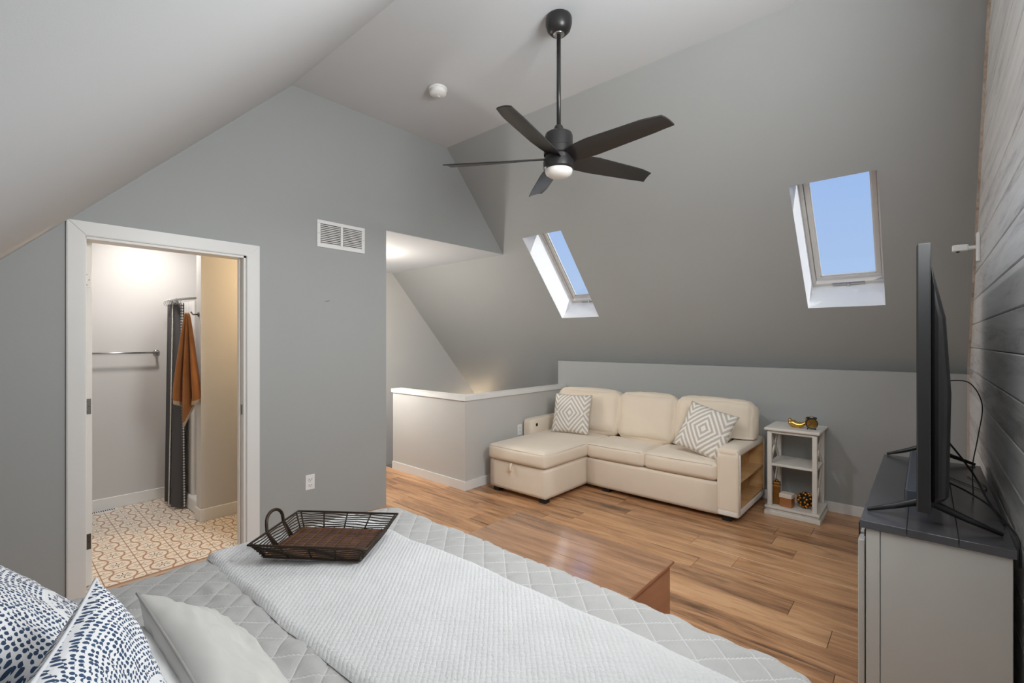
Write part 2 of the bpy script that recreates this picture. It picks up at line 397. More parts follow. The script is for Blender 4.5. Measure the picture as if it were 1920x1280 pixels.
def pillow_mesh(w, h, t, n=36, pinch=0.07, wr=0.006, seed=1, flange=0.0):
    """knife-edge cushion: front and back sheets meeting in a seam, ears at the corners"""
    u = np.linspace(-1, 1, n); U, V = np.meshgrid(u, u, indexing='ij')
    prof = np.clip((1-U**4)*(1-V**4), 0, 1)**0.55*(1-0.25*(U**2+V**2)/2)
    shx = 1-pinch*(1-V**2)*0+-pinch*(1-np.abs(V)**2.0)*np.abs(U)**2; shy = 1-pinch*(1-np.abs(U)**2.0)*np.abs(V)**2
    X = U*w/2*shx; Y = V*h/2*shy
    edge = np.maximum(np.abs(U), np.abs(V))
    cr = (vnoise(U*4+20, V*4+20, seed)-0.5)+0.6*(vnoise(U*9+20, V*9+20, seed+1)-0.5)
    ang = np.arctan2(V, U); rad = np.sin(ang*22+3*vnoise(U*3+9, V*3+9, seed+2))*np.clip((edge-0.45)*2, 0, 1)*(1-edge)*2
    Zf = t/2*prof+wr*(cr*min(1, 0.008/max(wr, 1e-6))+rad*1.5)*np.clip(prof, 0, 1); Zb = -t/2*prof+wr*cr*prof
    vs = []; A = np.stack([X, Y, Zf], -1); Bk = np.stack([X, Y, Zb], -1)
    idf = np.arange(n*n).reshape(n, n); idb = idf+n*n
    rim = (np.arange(n)[:, None] % (n-1) == 0) | (np.arange(n)[None, :] % (n-1) == 0)
    idb = np.where(rim, idf, idb)
    qf = np.stack([idf[:-1, :-1], idf[1:, :-1], idf[1:, 1:], idf[:-1, 1:]], -1).reshape(-1, 4)
    qb = np.stack([idb[:-1, :-1], idb[:-1, 1:], idb[1:, 1:], idb[1:, :-1]], -1).reshape(-1, 4)
    me = bpy.data.meshes.new('pillow'); me.from_pydata(np.concatenate([A.reshape(-1, 3), Bk.reshape(-1, 3)]).tolist(), [], np.concatenate([qf, qb]).tolist())
    UV = np.stack([(U+1)/2, (V+1)/2], -1).reshape(-1, 2); UV = np.concatenate([UV, UV])
    l = me.uv_layers.new(name='UVMap'); li = np.zeros(len(me.loops), dtype=np.int32); me.loops.foreach_get('vertex_index', li)
    l.data.foreach_set('uv', UV[li].astype(np.float32).ravel())
    bm = bmesh.new(); bm.from_mesh(me); bmesh.ops.delete(bm, geom=[v for v in bm.verts if not v.link_faces], context='VERTS'); bm.to_mesh(me); bm.free()
    me.shade_smooth(); return me
def seam_curve(w, h, pinch, n=40):
    pts = []
    for s in range(4):
        for k in range(n//4):
            f = -1+2*k/(n//4)
            U, V = [(f, -1), (1, f), (-f, 1), (-1, -f)][s]
            pts.append((U*w/2*(1-pinch*(1-V*V)*U*U), V*h/2*(1-pinch*(1-U*U)*V*V), 0))
    return pts
def orient(o, c, u, v):
    u = Vector(u).normalized(); v = Vector(v); v = (v-u*v.dot(u)).normalized(); n = u.cross(v)
    o.matrix_world = Matrix(((u.x, v.x, n.x, c[0]), (u.y, v.y, n.y, c[1]), (u.z, v.z, n.z, c[2]), (0, 0, 0, 1)))

# ------------------------------------------------------------------ room dimensions (x along the vent wall, y along the sofa wall)
FLAT = 3.354; XL, XR = 1.533, 3.04; SR = 1.14; SLF = 1.017
KX, KH = 4.77, 1.20; YB = 3.55; YR = -0.235; TH = 0.115; XH = -0.65
def left(x): return FLAT-SLF*(XL-x)
def right(x): return FLAT-SR*(x-XR)
def top(x): return min(left(x), FLAT, right(x))
SK = [(0.229, 0.725), (2.69, 3.185)]; SA0, SA1 = 3.763, 4.48
NR = Vector((SR, 0, 1)).normalized()

# floor: separate planks on a slab
fl = struct(MB().box(XH, KX+0.2, YR, YB+TH, -0.2, -0.014).box(2.24, 3.2, YB+TH-0.001, 4.75, -0.2, -0.014).build('floor', 'inside'), 'brown oak plank floor of the attic bedroom', 'floor')
pw = 0.182
def plank(x0, x1, y0, y1):
    g = 0.0009
    MB().box(x0+g, x1-g, y0+g, y1-g, -0.014, 0.0, 0.0012, 1).build('plank', 'floor', fl)
x = XH; row = 0; PXW = 3.09
while x < KX-0.02:
    x1 = min(x+pw, KX)
    y = YR-random.random()*1.1
    yend = YB if x1 < 2.36 else (4.75 if x1 < 3.12 else YB)
    while y < yend:
        L = 1.22; a, b = max(y, YR), min(y+L, yend)
        if b-a > 0.02: plank(x, x1, a, b)
        if x < PXW < x1 and yend == YB and y+L >= YB: plank(x, PXW, YB, 4.75)
        y += L
    x = x1; row += 1

# vent wall with doorway and stair opening
DX0, DX1, DH = 0.384, 1.215, 2.035; SX0, SX1, SH = 2.346, 3.868, 2.415
mb = MB()
def piece(x0, x1, z0):
    xs = sorted({x0, x1} | {v for v in (XL, XR) if x0 < v < x1})
    pts = [(x0, z0)]+[(x1, z0)]+[(v, top(v)+0.004) for v in xs[::-1]]
    if abs(pts[1][1]-pts[2][1]) < 0.02: pts.pop(2)
    mb.poly_prism(pts, 'y', YB, YB+TH)
piece(XH, DX0, 0); piece(DX0, DX1, DH); piece(DX1, SX0, 0); piece(SX0, SX1+0.005, SH)
struct(mb.build('wall_left', 'wall'), 'grey gable wall with the bathroom doorway and air vent', 'wall')
# right slope with two roof window shafts
mb = MB(); NR3 = (NR.x, 0, NR.z)
xs = [XR-0.001, SA0, SA1, 6.6]; ys = [YR-0.1, SK[0][0], SK[0][1], SK[1][0], SK[1][1], 5.75]
for i in range(3):
    for j in range(5):
        if i == 1 and j in (1, 3): continue
        a, b, c, d = xs[i], xs[i+1], ys[j], ys[j+1]
        mb.quad((a, c, right(a)), (b, c, right(b)), (b, d, right(b)), (a, d, right(a)))
struct(mb.build('ceiling_slope_right', 'wall'), 'grey sloped ceiling with two roof windows', 'ceiling')
mb = MB(); mb.box(XL, XR, YR-0.1, 5.75, FLAT, FLAT+0.05)
struct(mb.build('ceiling', 'ceil'), 'flat pale ceiling strip above the fan', 'ceiling')
# left slope with an opening for the added, unseen roof window
LW = (0.30, 0.95, 0.02, 0.82)
mb = MB(); xs = [XH-0.15, LW[0], LW[1], XL+0.001]; ys = [YR-0.1, LW[2], LW[3], YB+0.02]
for i in range(3):
    for j in range(3):
        if i == 1 and j == 1: continue
        a, b, c, d = xs[i], xs[i+1], ys[j], ys[j+1]
        mb.quad((a, c, left(a)), (b, c, left(b)), (b, d, left(b)), (a, d, left(a)))
struct(mb.build('ceiling_slope_left', 'ceil'), 'pale sloped ceiling above the bed', 'ceiling')
struct(MB().box(XH-0.1, XH, YR, YB, 0, left(XH)+0.05).build('wall_head', 'wall'), 'low grey wall behind the bed head', 'wall')
# knee wall
struct(MB().box(KX, 5.05, YR, 3.45, 0, KH).build('wall_knee', 'wall'), 'low grey knee wall behind the sofa', 'wall')
struct(MB().box(KX-0.013, KX, YR, 3.34, 0, 0.085, 0.003, 1).build('baseboard_knee', 'trim'), 'white baseboard along the knee wall', 'baseboard')
# plank wall behind the television, board by board, round the added gable window behind the camera
GW = (1.10, 2.00, 1.75, 2.80)
mb = MB()
def rpiece(x0, x1, z0, z1=None):
    xs = sorted({x0, x1} | {v for v in (XL, XR) if x0 < v < x1})
    if z1 is None: pts = [(x0, z0), (x1, z0)]+[(v, top(v)+0.03) for v in xs[::-1]]
    else: pts = [(x0, z0), (x1, z0), (x1, z1), (x0, z1)]
    mb.poly_prism(pts, 'y', YR-0.02, YR-0.12)
rpiece(XH-0.1, GW[0], 0); rpiece(GW[0], GW[1], 0, GW[2]); rpiece(GW[0], GW[1], GW[3]); rpiece(GW[1], 5.05, 0)
wr = struct(mb.build('wall_right', 'inside'), 'whitewashed horizontal board wall behind the television', 'wall')
BP = 0.159; z = 1.397-9*BP; zs = []
while z < FLAT: zs.append(z); z += BP
def xr_at(z): return min(5.0, XR+(FLAT-z)/SR) if z > 1.2 else KX
def xl_at(z): return max(XH, XL-(FLAT-z)/SLF)
for z in zs:
    z0, z1 = max(z, 0)+0.0015, min(z+BP, FLAT)-0.0015
    if z1-z0 < 0.02: continue
    segs = [(GW[1], None), (None, GW[0])] if (z1 > GW[2] and z0 < GW[3]) else [(None, None)]
    for s0, s1 in segs:
        l0 = s0 if s0 is not None else xl_at(z0); l1 = s0 if s0 is not None else xl_at(z1)
        r0 = s1 if s1 is not None else xr_at(z0); r1 = s1 if s1 is not None else xr_at(z1)
        if r1-l1 < 0.03: continue
        c = 0.003
        m_ = MB(); m_.poly_prism([(l0, z0), (r0, z0), (r1, z1), (l1, z1)], 'y', YR-0.02, YR)
        es = [e for e in m_.bm.edges if all(abs(v.co.y-YR) < 1e-6 for v in e.verts)]
        bmesh.ops.bevel(m_.bm, geom=es, offset=0.004, segments=1, affect='EDGES')
        m_.build('board', 'ship', wr)
MB().poly_prism([(KX-0.022, 0), (KX, 0), (KX, 1.2), (xr_at(1.2), 1.2), (XR+0.03, FLAT-0.034), (XR+0.008, FLAT-0.034), (xr_at(1.2)-0.024, 1.2), (KX-0.022, 1.19)], 'y', YR, YR+0.012).build('edge_strip', 'rustwood', wr)
# added gable window behind the camera, its closed blind backs the fill light
w3 = MB()
w3.box(GW[0], GW[1], YR-0.12, YR-0.02, GW[2], GW[2]+0.05).box(GW[0], GW[1], YR-0.12, YR-0.02, GW[3]-0.05, GW[3]).box(GW[0], GW[0]+0.05, YR-0.12, YR-0.02, GW[2], GW[3]).box(GW[1]-0.05, GW[1], YR-0.12, YR-0.02, GW[2], GW[3])
w3 = struct(w3.build('window_3', 'trim'), 'added white gable window out of view, holding the room fill light', 'window')
MB().box(GW[0]+0.05, GW[1]-0.05, YR-0.09, YR-0.085, GW[2]+0.05, GW[3]-0.05).build('pane', 'glass', w3)
MB().box(GW[0]+0.05, GW[1]-0.05, YR-0.05, YR-0.047, GW[2]+0.05, GW[3]-0.05).build('added_blind', 'white', w3)

# pony wall round the stairs
PX, PY0, PY1, PH = 3.09, 3.34, 4.54, 0.865
mb = MB(); mb.poly_prism([(PX, PY0), (KX, PY0), (KX, PY0+0.11), (PX+0.11, PY0+0.11), (PX+0.11, PY1), (PX, PY1)], 'z', -0.2, PH)
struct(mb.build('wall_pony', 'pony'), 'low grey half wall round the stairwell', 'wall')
mb = MB(); e = 0.014
mb.poly_prism([(PX-e, PY0-e), (KX, PY0-e), (KX, PY0+0.11+e), (PX+0.11+e, PY0+0.11+e), (PX+0.11+e, PY1+e), (PX-e, PY1+e)], 'z', PH, PH+0.042)
struct(mb.build('trim_1', 'trim'), 'white cap rail on the half wall', 'trim')
mb = MB(); mb.poly_prism([(PX-0.012, PY0-0.012), (KX, PY0-0.012), (KX, PY0), (PX, PY0), (PX, PY1), (PX-0.012, PY1)], 'z', 0, 0.085)
struct(mb.build('baseboard_pony', 'trim'), 'white baseboard round the half wall', 'baseboard')
# stairwell
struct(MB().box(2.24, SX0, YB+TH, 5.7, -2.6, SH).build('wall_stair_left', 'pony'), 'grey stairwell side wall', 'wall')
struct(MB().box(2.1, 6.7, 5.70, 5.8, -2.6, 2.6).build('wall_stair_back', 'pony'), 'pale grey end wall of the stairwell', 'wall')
mb = MB(); mb.poly_prism([(SX0, SH-0.004), (SX1+0.012, SH-0.004), (SX1-0.06, SH+0.06), (SX0, SH+0.06)], 'y', YB+0.0005, 5.72)
struct(mb.build('ceiling_stair', 'ceil'), 'white soffit ceiling above the stairs', 'ceiling')
struct(MB().box(PX+0.11, 6.7, PY0+0.0, PY0+0.11, -2.6, -0.2).build('wall_stair_front', 'wall'), 'stairwell wall below the half wall', 'wall')
st = struct(MB().box(2.2, 6.7, 3.3, 5.8, -2.7, -2.6).build('floor_stair', 'inside'), 'stairs going down behind the half wall', 'stairs')
MB().box(SX0, PX+0.11, 4.75, 5.03, -0.23, -0.19).build('step', 'floor', st)
MB().box(SX0, PX+0.11, 5.03, 5.70, -0.42, -0.38).build('landing', 'floor', st)
for k in range(10):
    MB().box(PX+0.11+0.25*k, PX+0.11+0.25*(k+1)+0.02, PY1+0.1, 5.70, -0.38-0.19*(k+1)-0.04, -0.38-0.19*(k+1)).build('step', 'floor', st)

# bathroom shell
BX0, BX1, BY0, BY1, BH = -0.25, 2.24, YB+TH, 5.27, 2.42
struct(MB().box(BX0-0.1, BX1, BY1, BY1+0.1, 0, BH).build('wall_bath_back', 'bath'), 'pale bathroom back wall with the towel bar', 'wall')
struct(MB().box(BX0-0.1, BX0, BY0, BY1, 0, BH).build('wall_bath_left', 'bath'), 'bathroom side wall behind the open door', 'wall')
struct(MB().box(BX0-0.1, BX1, BY0, BY1+0.1, BH, BH+0.05).build('ceiling_bath', 'ceil'), 'white bathroom ceiling', 'ceiling')
struct(MB().box(1.156, BX1, 4.34, 4.46, 0, BH).build('wall_bath_partition', 'bath'), 'partition wall hiding the shower', 'wall')
mb = MB(); mb.box(BX0, 1.18, BY1-0.013, BY1, 0, 0.1, 0.003, 1)
struct(mb.build('baseboard_bath_back', 'trim'), 'white baseboard under the towel bar', 'baseboard')
mb = MB(); mb.box(1.143, BX1, 4.327, 4.34, 0, 0.1, 0.003, 1).box(1.143, 1.156, 4.34, 4.46, 0, 0.1, 0.003, 1)
struct(mb.build('baseboard_bath_partition', 'trim'), 'white baseboard round the shower partition', 'baseboard')
bf = struct(MB().box(BX0, BX1, BY0-TH, BY1, -0.1, -0.008).build('floor_bath', 'grout'), 'patterned cream and brown tile floor of the bathroom', 'floor')
tm = None; T = 0.2; ox, oy = 0.475, 3.603
i0 = int(math.floor((BX0-ox)/T)); 
for i in range(i0, i0+14):
    for j in range(0, 9):
        cx, cy = ox+T*(i+0.5), oy+T*(j+0.5)
        if cx+T/2 > BX1+0.05 or cx-T/2 < BX0-0.1 or cy+T/2 > BY1+0.15: continue
        if tm is None:
            m_ = MB(); m_.box(-T/2+0.0003, T/2-0.0003, -T/2+0.0003, T/2-0.0003, -0.008, 0.0, 0.0005, 1); o = m_.build('tile', 'tile', bf, loc=(cx, cy, 0)); tm = o.data
        else: link('tile', tm, None, bf, loc=(cx, cy, 0))

# door casing, jamb, door slab
cs = MB(); y0 = YB-0.018
def casing(mb, x0, x1, z0, z1): mb.box(x0, x1, y0, YB, z0, z1, 0.004, 1)
t1 = empty('trim_2', (0.8, YB, 0), 'white door casing round the bathroom doorway', 'trim'); t1['kind'] = 'structure'
def rel(o, p): o.location = -Vector(p); return o
for nm, pts in (('casing_leg', [(0.304, 0), (0.384, 0), (0.384, DH), (0.304, DH+0.08)]), ('casing_leg', [(1.215, 0), (1.300, 0), (1.300, DH+0.08), (1.215, DH)]), ('casing_head', [(0.304, DH+0.08), (0.384, DH), (1.215, DH), (1.300, DH+0.08)])):
    m_ = MB(); m_.poly_prism(pts, 'y', YB-0.018, YB)
    es = [e for e in m_.bm.edges if all(abs(v.co.y-(YB-0.018)) < 1e-6 for v in e.verts)]
    bmesh.ops.bevel(m_.bm, geom=es, offset=0.004, segments=2, affect='EDGES')
    rel(m_.build(nm, 'trim', t1), (0.8, YB, 0))
for b_ in ((DX0, DX0+0.004, 0, DH), (DX1-0.016, DX1, 0, DH), (DX0, DX1, DH-0.016, DH)):
    rel(MB().box(b_[0], b_[1], YB-0.004, YB+TH+0.004, b_[2], b_[3], 0.001, 1).build('jamb', 'trim', t1), (0.8, YB, 0))
rel(MB().box(DX1-0.028, DX1-0.016, YB+0.05, YB+0.075, 0, DH-0.016, 0.002, 1).build('door_stop', 'trim', t1), (0.8, YB, 0))
rel(MB().box(DX1-0.0175, DX1-0.0155, YB+0.018, YB+0.045, 0.93, 1.0).build('strike_plate', 'hinge', t1), (0.8, YB, 0))
d1 = empty('door_1', (0.39, 3.67, 0), 'white bathroom door standing open, seen on its hinge edge', 'door'); d1['kind'] = 'structure'
MB().box(0, 0.036, 0, 0.79, 0.012, 2.025, 0.002, 1).build('door_slab', 'trim', d1)
for hz in (0.27, 1.06, 1.80):
    h_ = MB().box(0.004, 0.031, -0.003, 0.001, hz-0.045, hz+0.045, 0.001, 1).build('hinge', 'hinge' if hz < 1.5 else 'trim', d1)
    MB().tube([(0.0, -0.004, hz-0.045), (0.0, -0.004, hz+0.045)], 0.006).build('knuckle', 'hinge', h_)
    for k in range(3): MB().sphere((0.012+0.010*(k % 2), -0.003, hz-0.03+0.03*k), 0.0028, 8).build('screw', 'slot', h_)
MB().sphere((0.085, 0.72, 0.96), 0.028, 16).tube([(0.03, 0.72, 0.96), (0.085, 0.72, 0.96)], 0.012).build('knob', 'chrome', d1)


# ------------------------------------------------------------------ roof windows
def roof_window(n, y0, y1, label):
    root = empty('window_%d' % n, (SA1, (y0+y1)/2, right(SA1)), label, 'window'); root['kind'] = 'structure'
    # local frame: X along slope upwards, Y along room, Z outwards
    up = Vector((-1, 0, SR)).normalized(); L = (Vector((SA0, 0, right(SA0)))-Vector((SA1, 0, right(SA1)))).length; hw = (y1-y0)/2
    m = Matrix(((up.x, 0, NR.x, 0), (0, 1, 0, 0), (up.z, 0, NR.z, 0), (0, 0, 0, 1)))
    D = 0.29
    def B(*a, bev=0.0): return MB().box(*a, bev, 2, m)
    rv = MB(); t = 0.03
    rv.box(-t, 0, -hw-t, hw+t, 0.0005, D+0.06, 0, 1, m).box(L, L+t, -hw-t, hw+t, 0.0005, D+0.06, 0, 1, m).box(0, L, -hw-t, -hw, 0.0005, D+0.06, 0, 1, m).box(0, L, hw, hw+t, 0.0005, D+0.06, 0, 1, m)
    rv.build('reveal', 'reveal', root)
    fr = MB(); w = 0.028
    for a in ((0, w, -hw, hw), (L-w, L, -hw, hw), (w, L-w, -hw, -hw+w), (w, L-w, hw-w, hw)): fr.box(a[0], a[1], a[2], a[3], D, D+0.05, 0.003, 1, m)
    fr.build('frame', 'frame_sky', root)
    sa = MB(); w0, w1 = 0.03, 0.062
    for a in ((w0+0.02, w1+0.02, -hw+w0, hw-w0), (L-w1, L-w0, -hw+w0, hw-w0), (w1+0.02, L-w1, -hw+w0, -hw+w1), (w1+0.02, L-w1, hw-w1, hw-w0)): sa.box(a[0], a[1], a[2], a[3], D+0.012, D+0.06, 0.003, 1, m)
    s_ = sa.build('sash', 'frame_sky', root)
    bd = MB(); q = 0.008
    for a in ((w1+0.02, w1+0.02+q, -hw+w1, hw-w1), (L-w1-q, L-w1, -hw+w1, hw-w1), (w1+0.02, L-w1, -hw+w1, -hw+w1+q), (w1+0.02, L-w1, hw-w1-q, hw-w1)): bd.box(a[0], a[1], a[2], a[3], D+0.03, D+0.045, 0.001, 1, m)
    bd.build('glazing_bead', 'trim', s_)
    MB().box(w1+0.02, L-w1, -hw+w1, hw-w1, D+0.046, D+0.05, 0, 1, m).build('pane', 'glass', s_)
    MB().box(0.006, 0.03, -0.11, 0.11, D-0.012, D+0.004, 0.006, 2, m).build('handle_bar', 'chrome', root)
    MB().sphere(m @ Vector((0.018, 0, D-0.016)), 0.012, 10).build('catch', 'chrome', root)
    MB().box(0.75*L, 0.75*L+0.02, hw-0.03, hw-0.018, D-0.008, D+0.002, 0.002, 1, m).build('hinge', 'chrome', root)
roof_window(1, *SK[1], 'narrow-looking roof window above the half wall and sofa')
roof_window(2, *SK[0], 'roof window showing blue sky, near the television')
# added roof window over the bed, unseen, its blind backs a fill light
ul = Vector((1, 0, SLF)).normalized(); nl = Vector((-SLF, 0, 1)).normalized()
m = Matrix(((ul.x, 0, nl.x, LW[0]), (0, 1, 0, 0), (ul.z, 0, nl.z, left(LW[0])), (0, 0, 0, 1)))
L = (LW[1]-LW[0])*math.hypot(1, SLF); w4 = MB(); t = 0.03
for a in ((-t, 0, LW[2]-t, LW[3]+t), (L, L+t, LW[2]-t, LW[3]+t), (0, L, LW[2]-t, LW[2]), (0, L, LW[3], LW[3]+t)): w4.box(a[0], a[1], a[2], a[3], 0.0005, 0.32, 0, 1, m)
w4 = struct(w4.build('window_4', 'reveal'), 'added unseen roof window over the bed, holding a fill light', 'window')
MB().box(0, L, LW[2], LW[3], 0.20, 0.203, 0, 1, m).build('blind', 'white', w4)
MB().box(0, L, LW[2], LW[3], 0.30, 0.304, 0, 1, m).build('pane', 'glass', w4)
lw.location = m @ Vector((L/2, (LW[2]+LW[3])/2, 0.19))

# ------------------------------------------------------------------ ceiling fan
FX, FY = 2.257, 1.628
fan = empty('ceiling_fan', (FX, FY, FLAT), 'black five-blade ceiling fan on a long downrod', 'ceiling fan')
MB().lathe([(0.0, 0), (0.074, 0), (0.078, -0.012), (0.078, -0.040), (0.068, -0.074), (0.047, -0.096), (0.026, -0.100), (0.0, -0.100)], 40).build('canopy', 'black', fan, True)
MB().lathe([(0.0, -0.090), (0.026, -0.090), (0.034, -0.097), (0.034, -0.103), (0.022, -0.105), (0.0, -0.105)], 24).build('canopy_ring', 'chrome', fan, True)
MB().lathe([(0.0, -0.09), (0.0125, -0.09), (0.0125, -0.655), (0.0, -0.655)], 20).build('downrod', 'black', fan, True)
mh = MB().lathe([(0.0, -0.640), (0.022, -0.640), (0.028, -0.655), (0.028, -0.675), (0.062, -0.680), (0.078, -0.690), (0.083, -0.705), (0.083, -0.770), (0.088, -0.775), (0.088, -0.815), (0.080, -0.822), (0.080, -0.845), (0.090, -0.850), (0.092, -0.862), (0.090, -0.893), (0.080, -0.903), (0.0, -0.903)], 48).build('motor_housing', 'black', fan); smooth_angle(mh, 35)
MB().lathe([(0.0, -0.895), (0.080, -0.895), (0.082, -0.908), (0.076, -0.925), (0.055, -0.940), (0.028, -0.946), (0.0, -0.947)], 40).build('light_lens', 'lens', fan, True)
def blade(az):
    n, R0, R1 = 24, 0.060, 0.675
    s = np.linspace(0, 1, n); r = R0+(R1-R0)*s
    wl = np.interp(s, [0, 0.12, 0.3, 0.85, 1.0], [0.045, 0.062, 0.072, 0.062, 0.044]); wt = np.interp(s, [0, 0.12, 0.3, 0.85, 1.0], [0.045, 0.058, 0.064, 0.056, 0.050])
    pit = -np.interp(s, [0, 1], [math.radians(22), math.radians(13)])
    c = np.linspace(-1, 1, 9)
    P = np.zeros((n, 9, 3)); 
    for i in range(n):
        off = np.where(c < 0, c*wl[i], c*wt[i])
        P[i, :, 0] = r[i]+(0.022*(c+1)/2*(s[i] > 0.97))
        P[i, :, 1] = off*math.cos(pit[i]); P[i, :, 2] = off*math.sin(pit[i])+0.006*(1-c**2)
    top_, bot = P.copy(), P.copy(); top_[:, :, 2] += 0.0035; bot[:, :, 2] -= 0.0035
    ring = np.concatenate([top_, bot[:, ::-1]], axis=1)           # closed cross-section
    n2, m2 = ring.shape[:2]
    bm = bmesh.new(); V = [[bm.verts.new(ring[i, j]) for j in range(m2)] for i in range(n2)]
    for i in range(n2-1):
        for j in range(m2): bm.faces.new((V[i][j], V[i+1][j], V[i+1][(j+1) % m2], V[i][(j+1) % m2]))
    bm.faces.new(V[0]); bm.faces.new(V[-1][::-1])
    bmesh.ops.recalc_face_normals(bm, faces=bm.faces)
    me = bpy.data.meshes.new('blade'); bm.to_mesh(me); bm.free()
    o = link('blade', me, 'black', fan); smooth_angle(o, 40); o.location = (0, 0, -0.835); o.rotation_euler = (0, 0, az); return o
for k in range(5):
    az = math.radians(41.5-(135.5-72*k)); blade(az)

fl_l = light('AREA', 'fan_fill_light', (FX, FY, FLAT-0.952), 16, (0.97, 0.985, 1.0), shape='DISK', size=0.13); aim(fl_l, (0, 0, -1))  # added fill under the fan lens to lift floor and sofa
sd = empty('smoke_detector', (2.28, 2.765, FLAT), 'round white smoke detector on the ceiling', 'smoke detector')
MB().lathe([(0, 0), (0.070, 0), (0.070, -0.014), (0.066, -0.018), (0, -0.018)], 40).build('base_ring', 'white', sd, True)
o = MB().lathe([(0, -0.018), (0.060, -0.018), (0.060, -0.026), (0.064, -0.028), (0.062, -0.044), (0.052, -0.052), (0, -0.054)], 40).build('cover', 'white', sd); smooth_angle(o)
MB().lathe([(0, -0.052), (0.012, -0.052), (0.012, -0.057), (0, -0.058)], 16).build('test_button', 'lens', sd, True, (0.015, 0.01, 0))

# ------------------------------------------------------------------ wall fittings
av = empty('air_vent', (1.927, YB, 2.285), 'white louvred air return vent high on the grey wall', 'air vent')
W2, H2 = 0.206, 0.106
fr = MB()
for a in ((-W2, W2, H2-0.028, H2), (-W2, W2, -H2, -H2+0.028), (-W2, -W2+0.028, -H2+0.028, H2-0.028), (W2-0.028, W2, -H2+0.028, H2-0.028), (-0.010, 0.010, -H2+0.028, H2-0.028)): fr.box(a[0], a[1], -0.009, 0, a[2], a[3], 0.002, 1)
fr.build('frame', 'white', av); MB().box(-W2+0.02, W2-0.02, -0.002, 0, -H2+0.02, H2-0.02).build('backing', 'slot', av)
sm = None
for sxx in (-0.094, 0.094):
    for k in range(11):
        zz = -H2+0.035+k*0.0142
        if sm is None:
            mm = MB(); mm.box(-0.082, 0.082, -0.008, -0.001, -0.0035, 0.0035, 0, 1, Matrix.Rotation(0.5, 4, 'X')); o = mm.build('slat', 'white', av, loc=(sxx, 0, zz)); sm = o.data
        else: link('slat', sm, None, av, loc=(sxx, 0, zz))
for s in (-1, 1): MB().sphere((s*(W2-0.013), -0.009, 0), 0.004, 8).build('screw', 'chrome', av)
def outlet(loc, label, rot):
    o = empty('wall_outlet', loc, label, 'outlet', rz=rot)
    MB().box(-0.036, 0.036, -0.006, 0, -0.058, 0.058, 0.003, 2).build('cover_plate', 'white', o)
    for s in (-1, 1):
        r = MB().box(-0.017, 0.017, -0.009, -0.004, s*0.022-0.014, s*0.022+0.014, 0.005, 2).build('socket', 'white', o)
        sl = MB().box(-0.009, -0.006, -0.0096, -0.008, s*0.022-0.003, s*0.022+0.007).box(0.006, 0.009, -0.0096, -0.008, s*0.022-0.003, s*0.022+0.007).box(-0.002, 0.002, -0.0096, -0.008, s*0.022-0.010, s*0.022-0.006)
        sl.build('slots', 'slot', r)
    MB().sphere((0, -0.006, 0), 0.003, 8).build('screw', 'chrome', o)
outlet((1.667, YB, 0.36), 'white outlet low on the wall below the air vent', 0)
outlet((3.90, PY0, 0.475), 'white outlet on the half wall by the sofa arm', 0)
hk = empty('picture_hook', (1.813, YB, 1.76), 'tiny metal picture nail in the bare grey wall', 'hook')
MB().tube([(0, 0.0, 0), (0, -0.022, 0.004)], 0.0018, 8).build('shank', 'chrome', hk); MB().tube([(-0.03, -0.002, -0.004), (0, -0.004, 0.0)], 0.0012, 6).build('wire', 'chrome', hk); MB().sphere((0, -0.023, 0.004), 0.004, 8).build('head', 'chrome', hk)
# white bracket camera on the board wall
wc = empty('wall_camera', (3.84, YR, 1.99), 'small white camera on a bracket on the board wall', 'security camera')
MB().box(-0.02, 0.02, 0, 0.018, -0.085, 0.085, 0.006, 2).build('mounting_plate', 'white', wc)
MB().tube([(0, 0.015, 0), (-0.0, 0.06, 0)], 0.012, 12).build('arm', 'white', wc)
MB().box(-0.02, 0.02, 0.05, 0.12, -0.016, 0.022, 0.006, 2).build('body', 'white', wc); MB().sphere((0, 0.095, -0.014), 0.010, 10).build('eye', 'slot', wc)

# ------------------------------------------------------------------ bed
BX, BYA, BYB, BZ = (XH+0.03, 1.36), 0.16, 2.03, 0.60
bed = empty('bed', (0.35, 1.10, 0), 'large bed with grey quilted cover, foot towards the sofa', 'bed')
def relc(o, r): o.location = -Vector(r.location); return o
me = rounded_box(1.97, 1.85, 0.28, 0.06, 6); o = link('mattress', me, 'mattress', bed, True); o.location = (0.0, 0.0, 0.40)
relc(MB().box(BX[0], 1.30, 0.20, 2.0, 0.16, 0.26, 0.01, 1).build('bed_base', 'inside', bed), bed)
for px in (-0.5, 1.2):
    for py in (0.3, 1.9): relc(MB().box(px-0.03, px+0.03, py-0.03, py+0.03, 0, 0.16, 0.004, 1).build('leg', 'dark_foot', bed), bed)
def drape(sxv, syv, core, R, ztop, rc=0.10, fold=0.012):
    """map flat cloth points to a cloth hanging over the rounded block; core=(x0,x1,y0,y1) outer size"""
    x0, x1, y0, y1 = core; i = R+rc
    cx = np.clip(sxv, x0-9, x1-i); cy = np.clip(syv, y0+i, y1-i)
    dx, dy = sxv-cx, syv-cy; d = np.hypot(dx, dy); dd = np.where(d < 1e-9, 1, d); nx, ny = dx/dd, dy/dd
    e = np.maximum(d-rc, 0); q = PI/2*R
    hor = np.where(e < q, R*np.sin(np.minimum(e, q)/R), R); dz = np.where(e < q, R*(1-np.cos(np.minimum(e, q)/R)), R+(e-q))
    t = np.arctan2(ny, nx)*0.35+(sxv*ny*ny+syv*nx*nx)
    wave = np.clip((e-q)/0.25, 0, 1)*fold*(np.sin(t*17)+0.6*np.sin(t*31+1))
    off = np.minimum(d, rc)+hor+wave
    return cx+nx*off, cy+ny*off, ztop-dz, nx, ny, np.where(e < q, np.minimum(e, q)/R, PI/2)
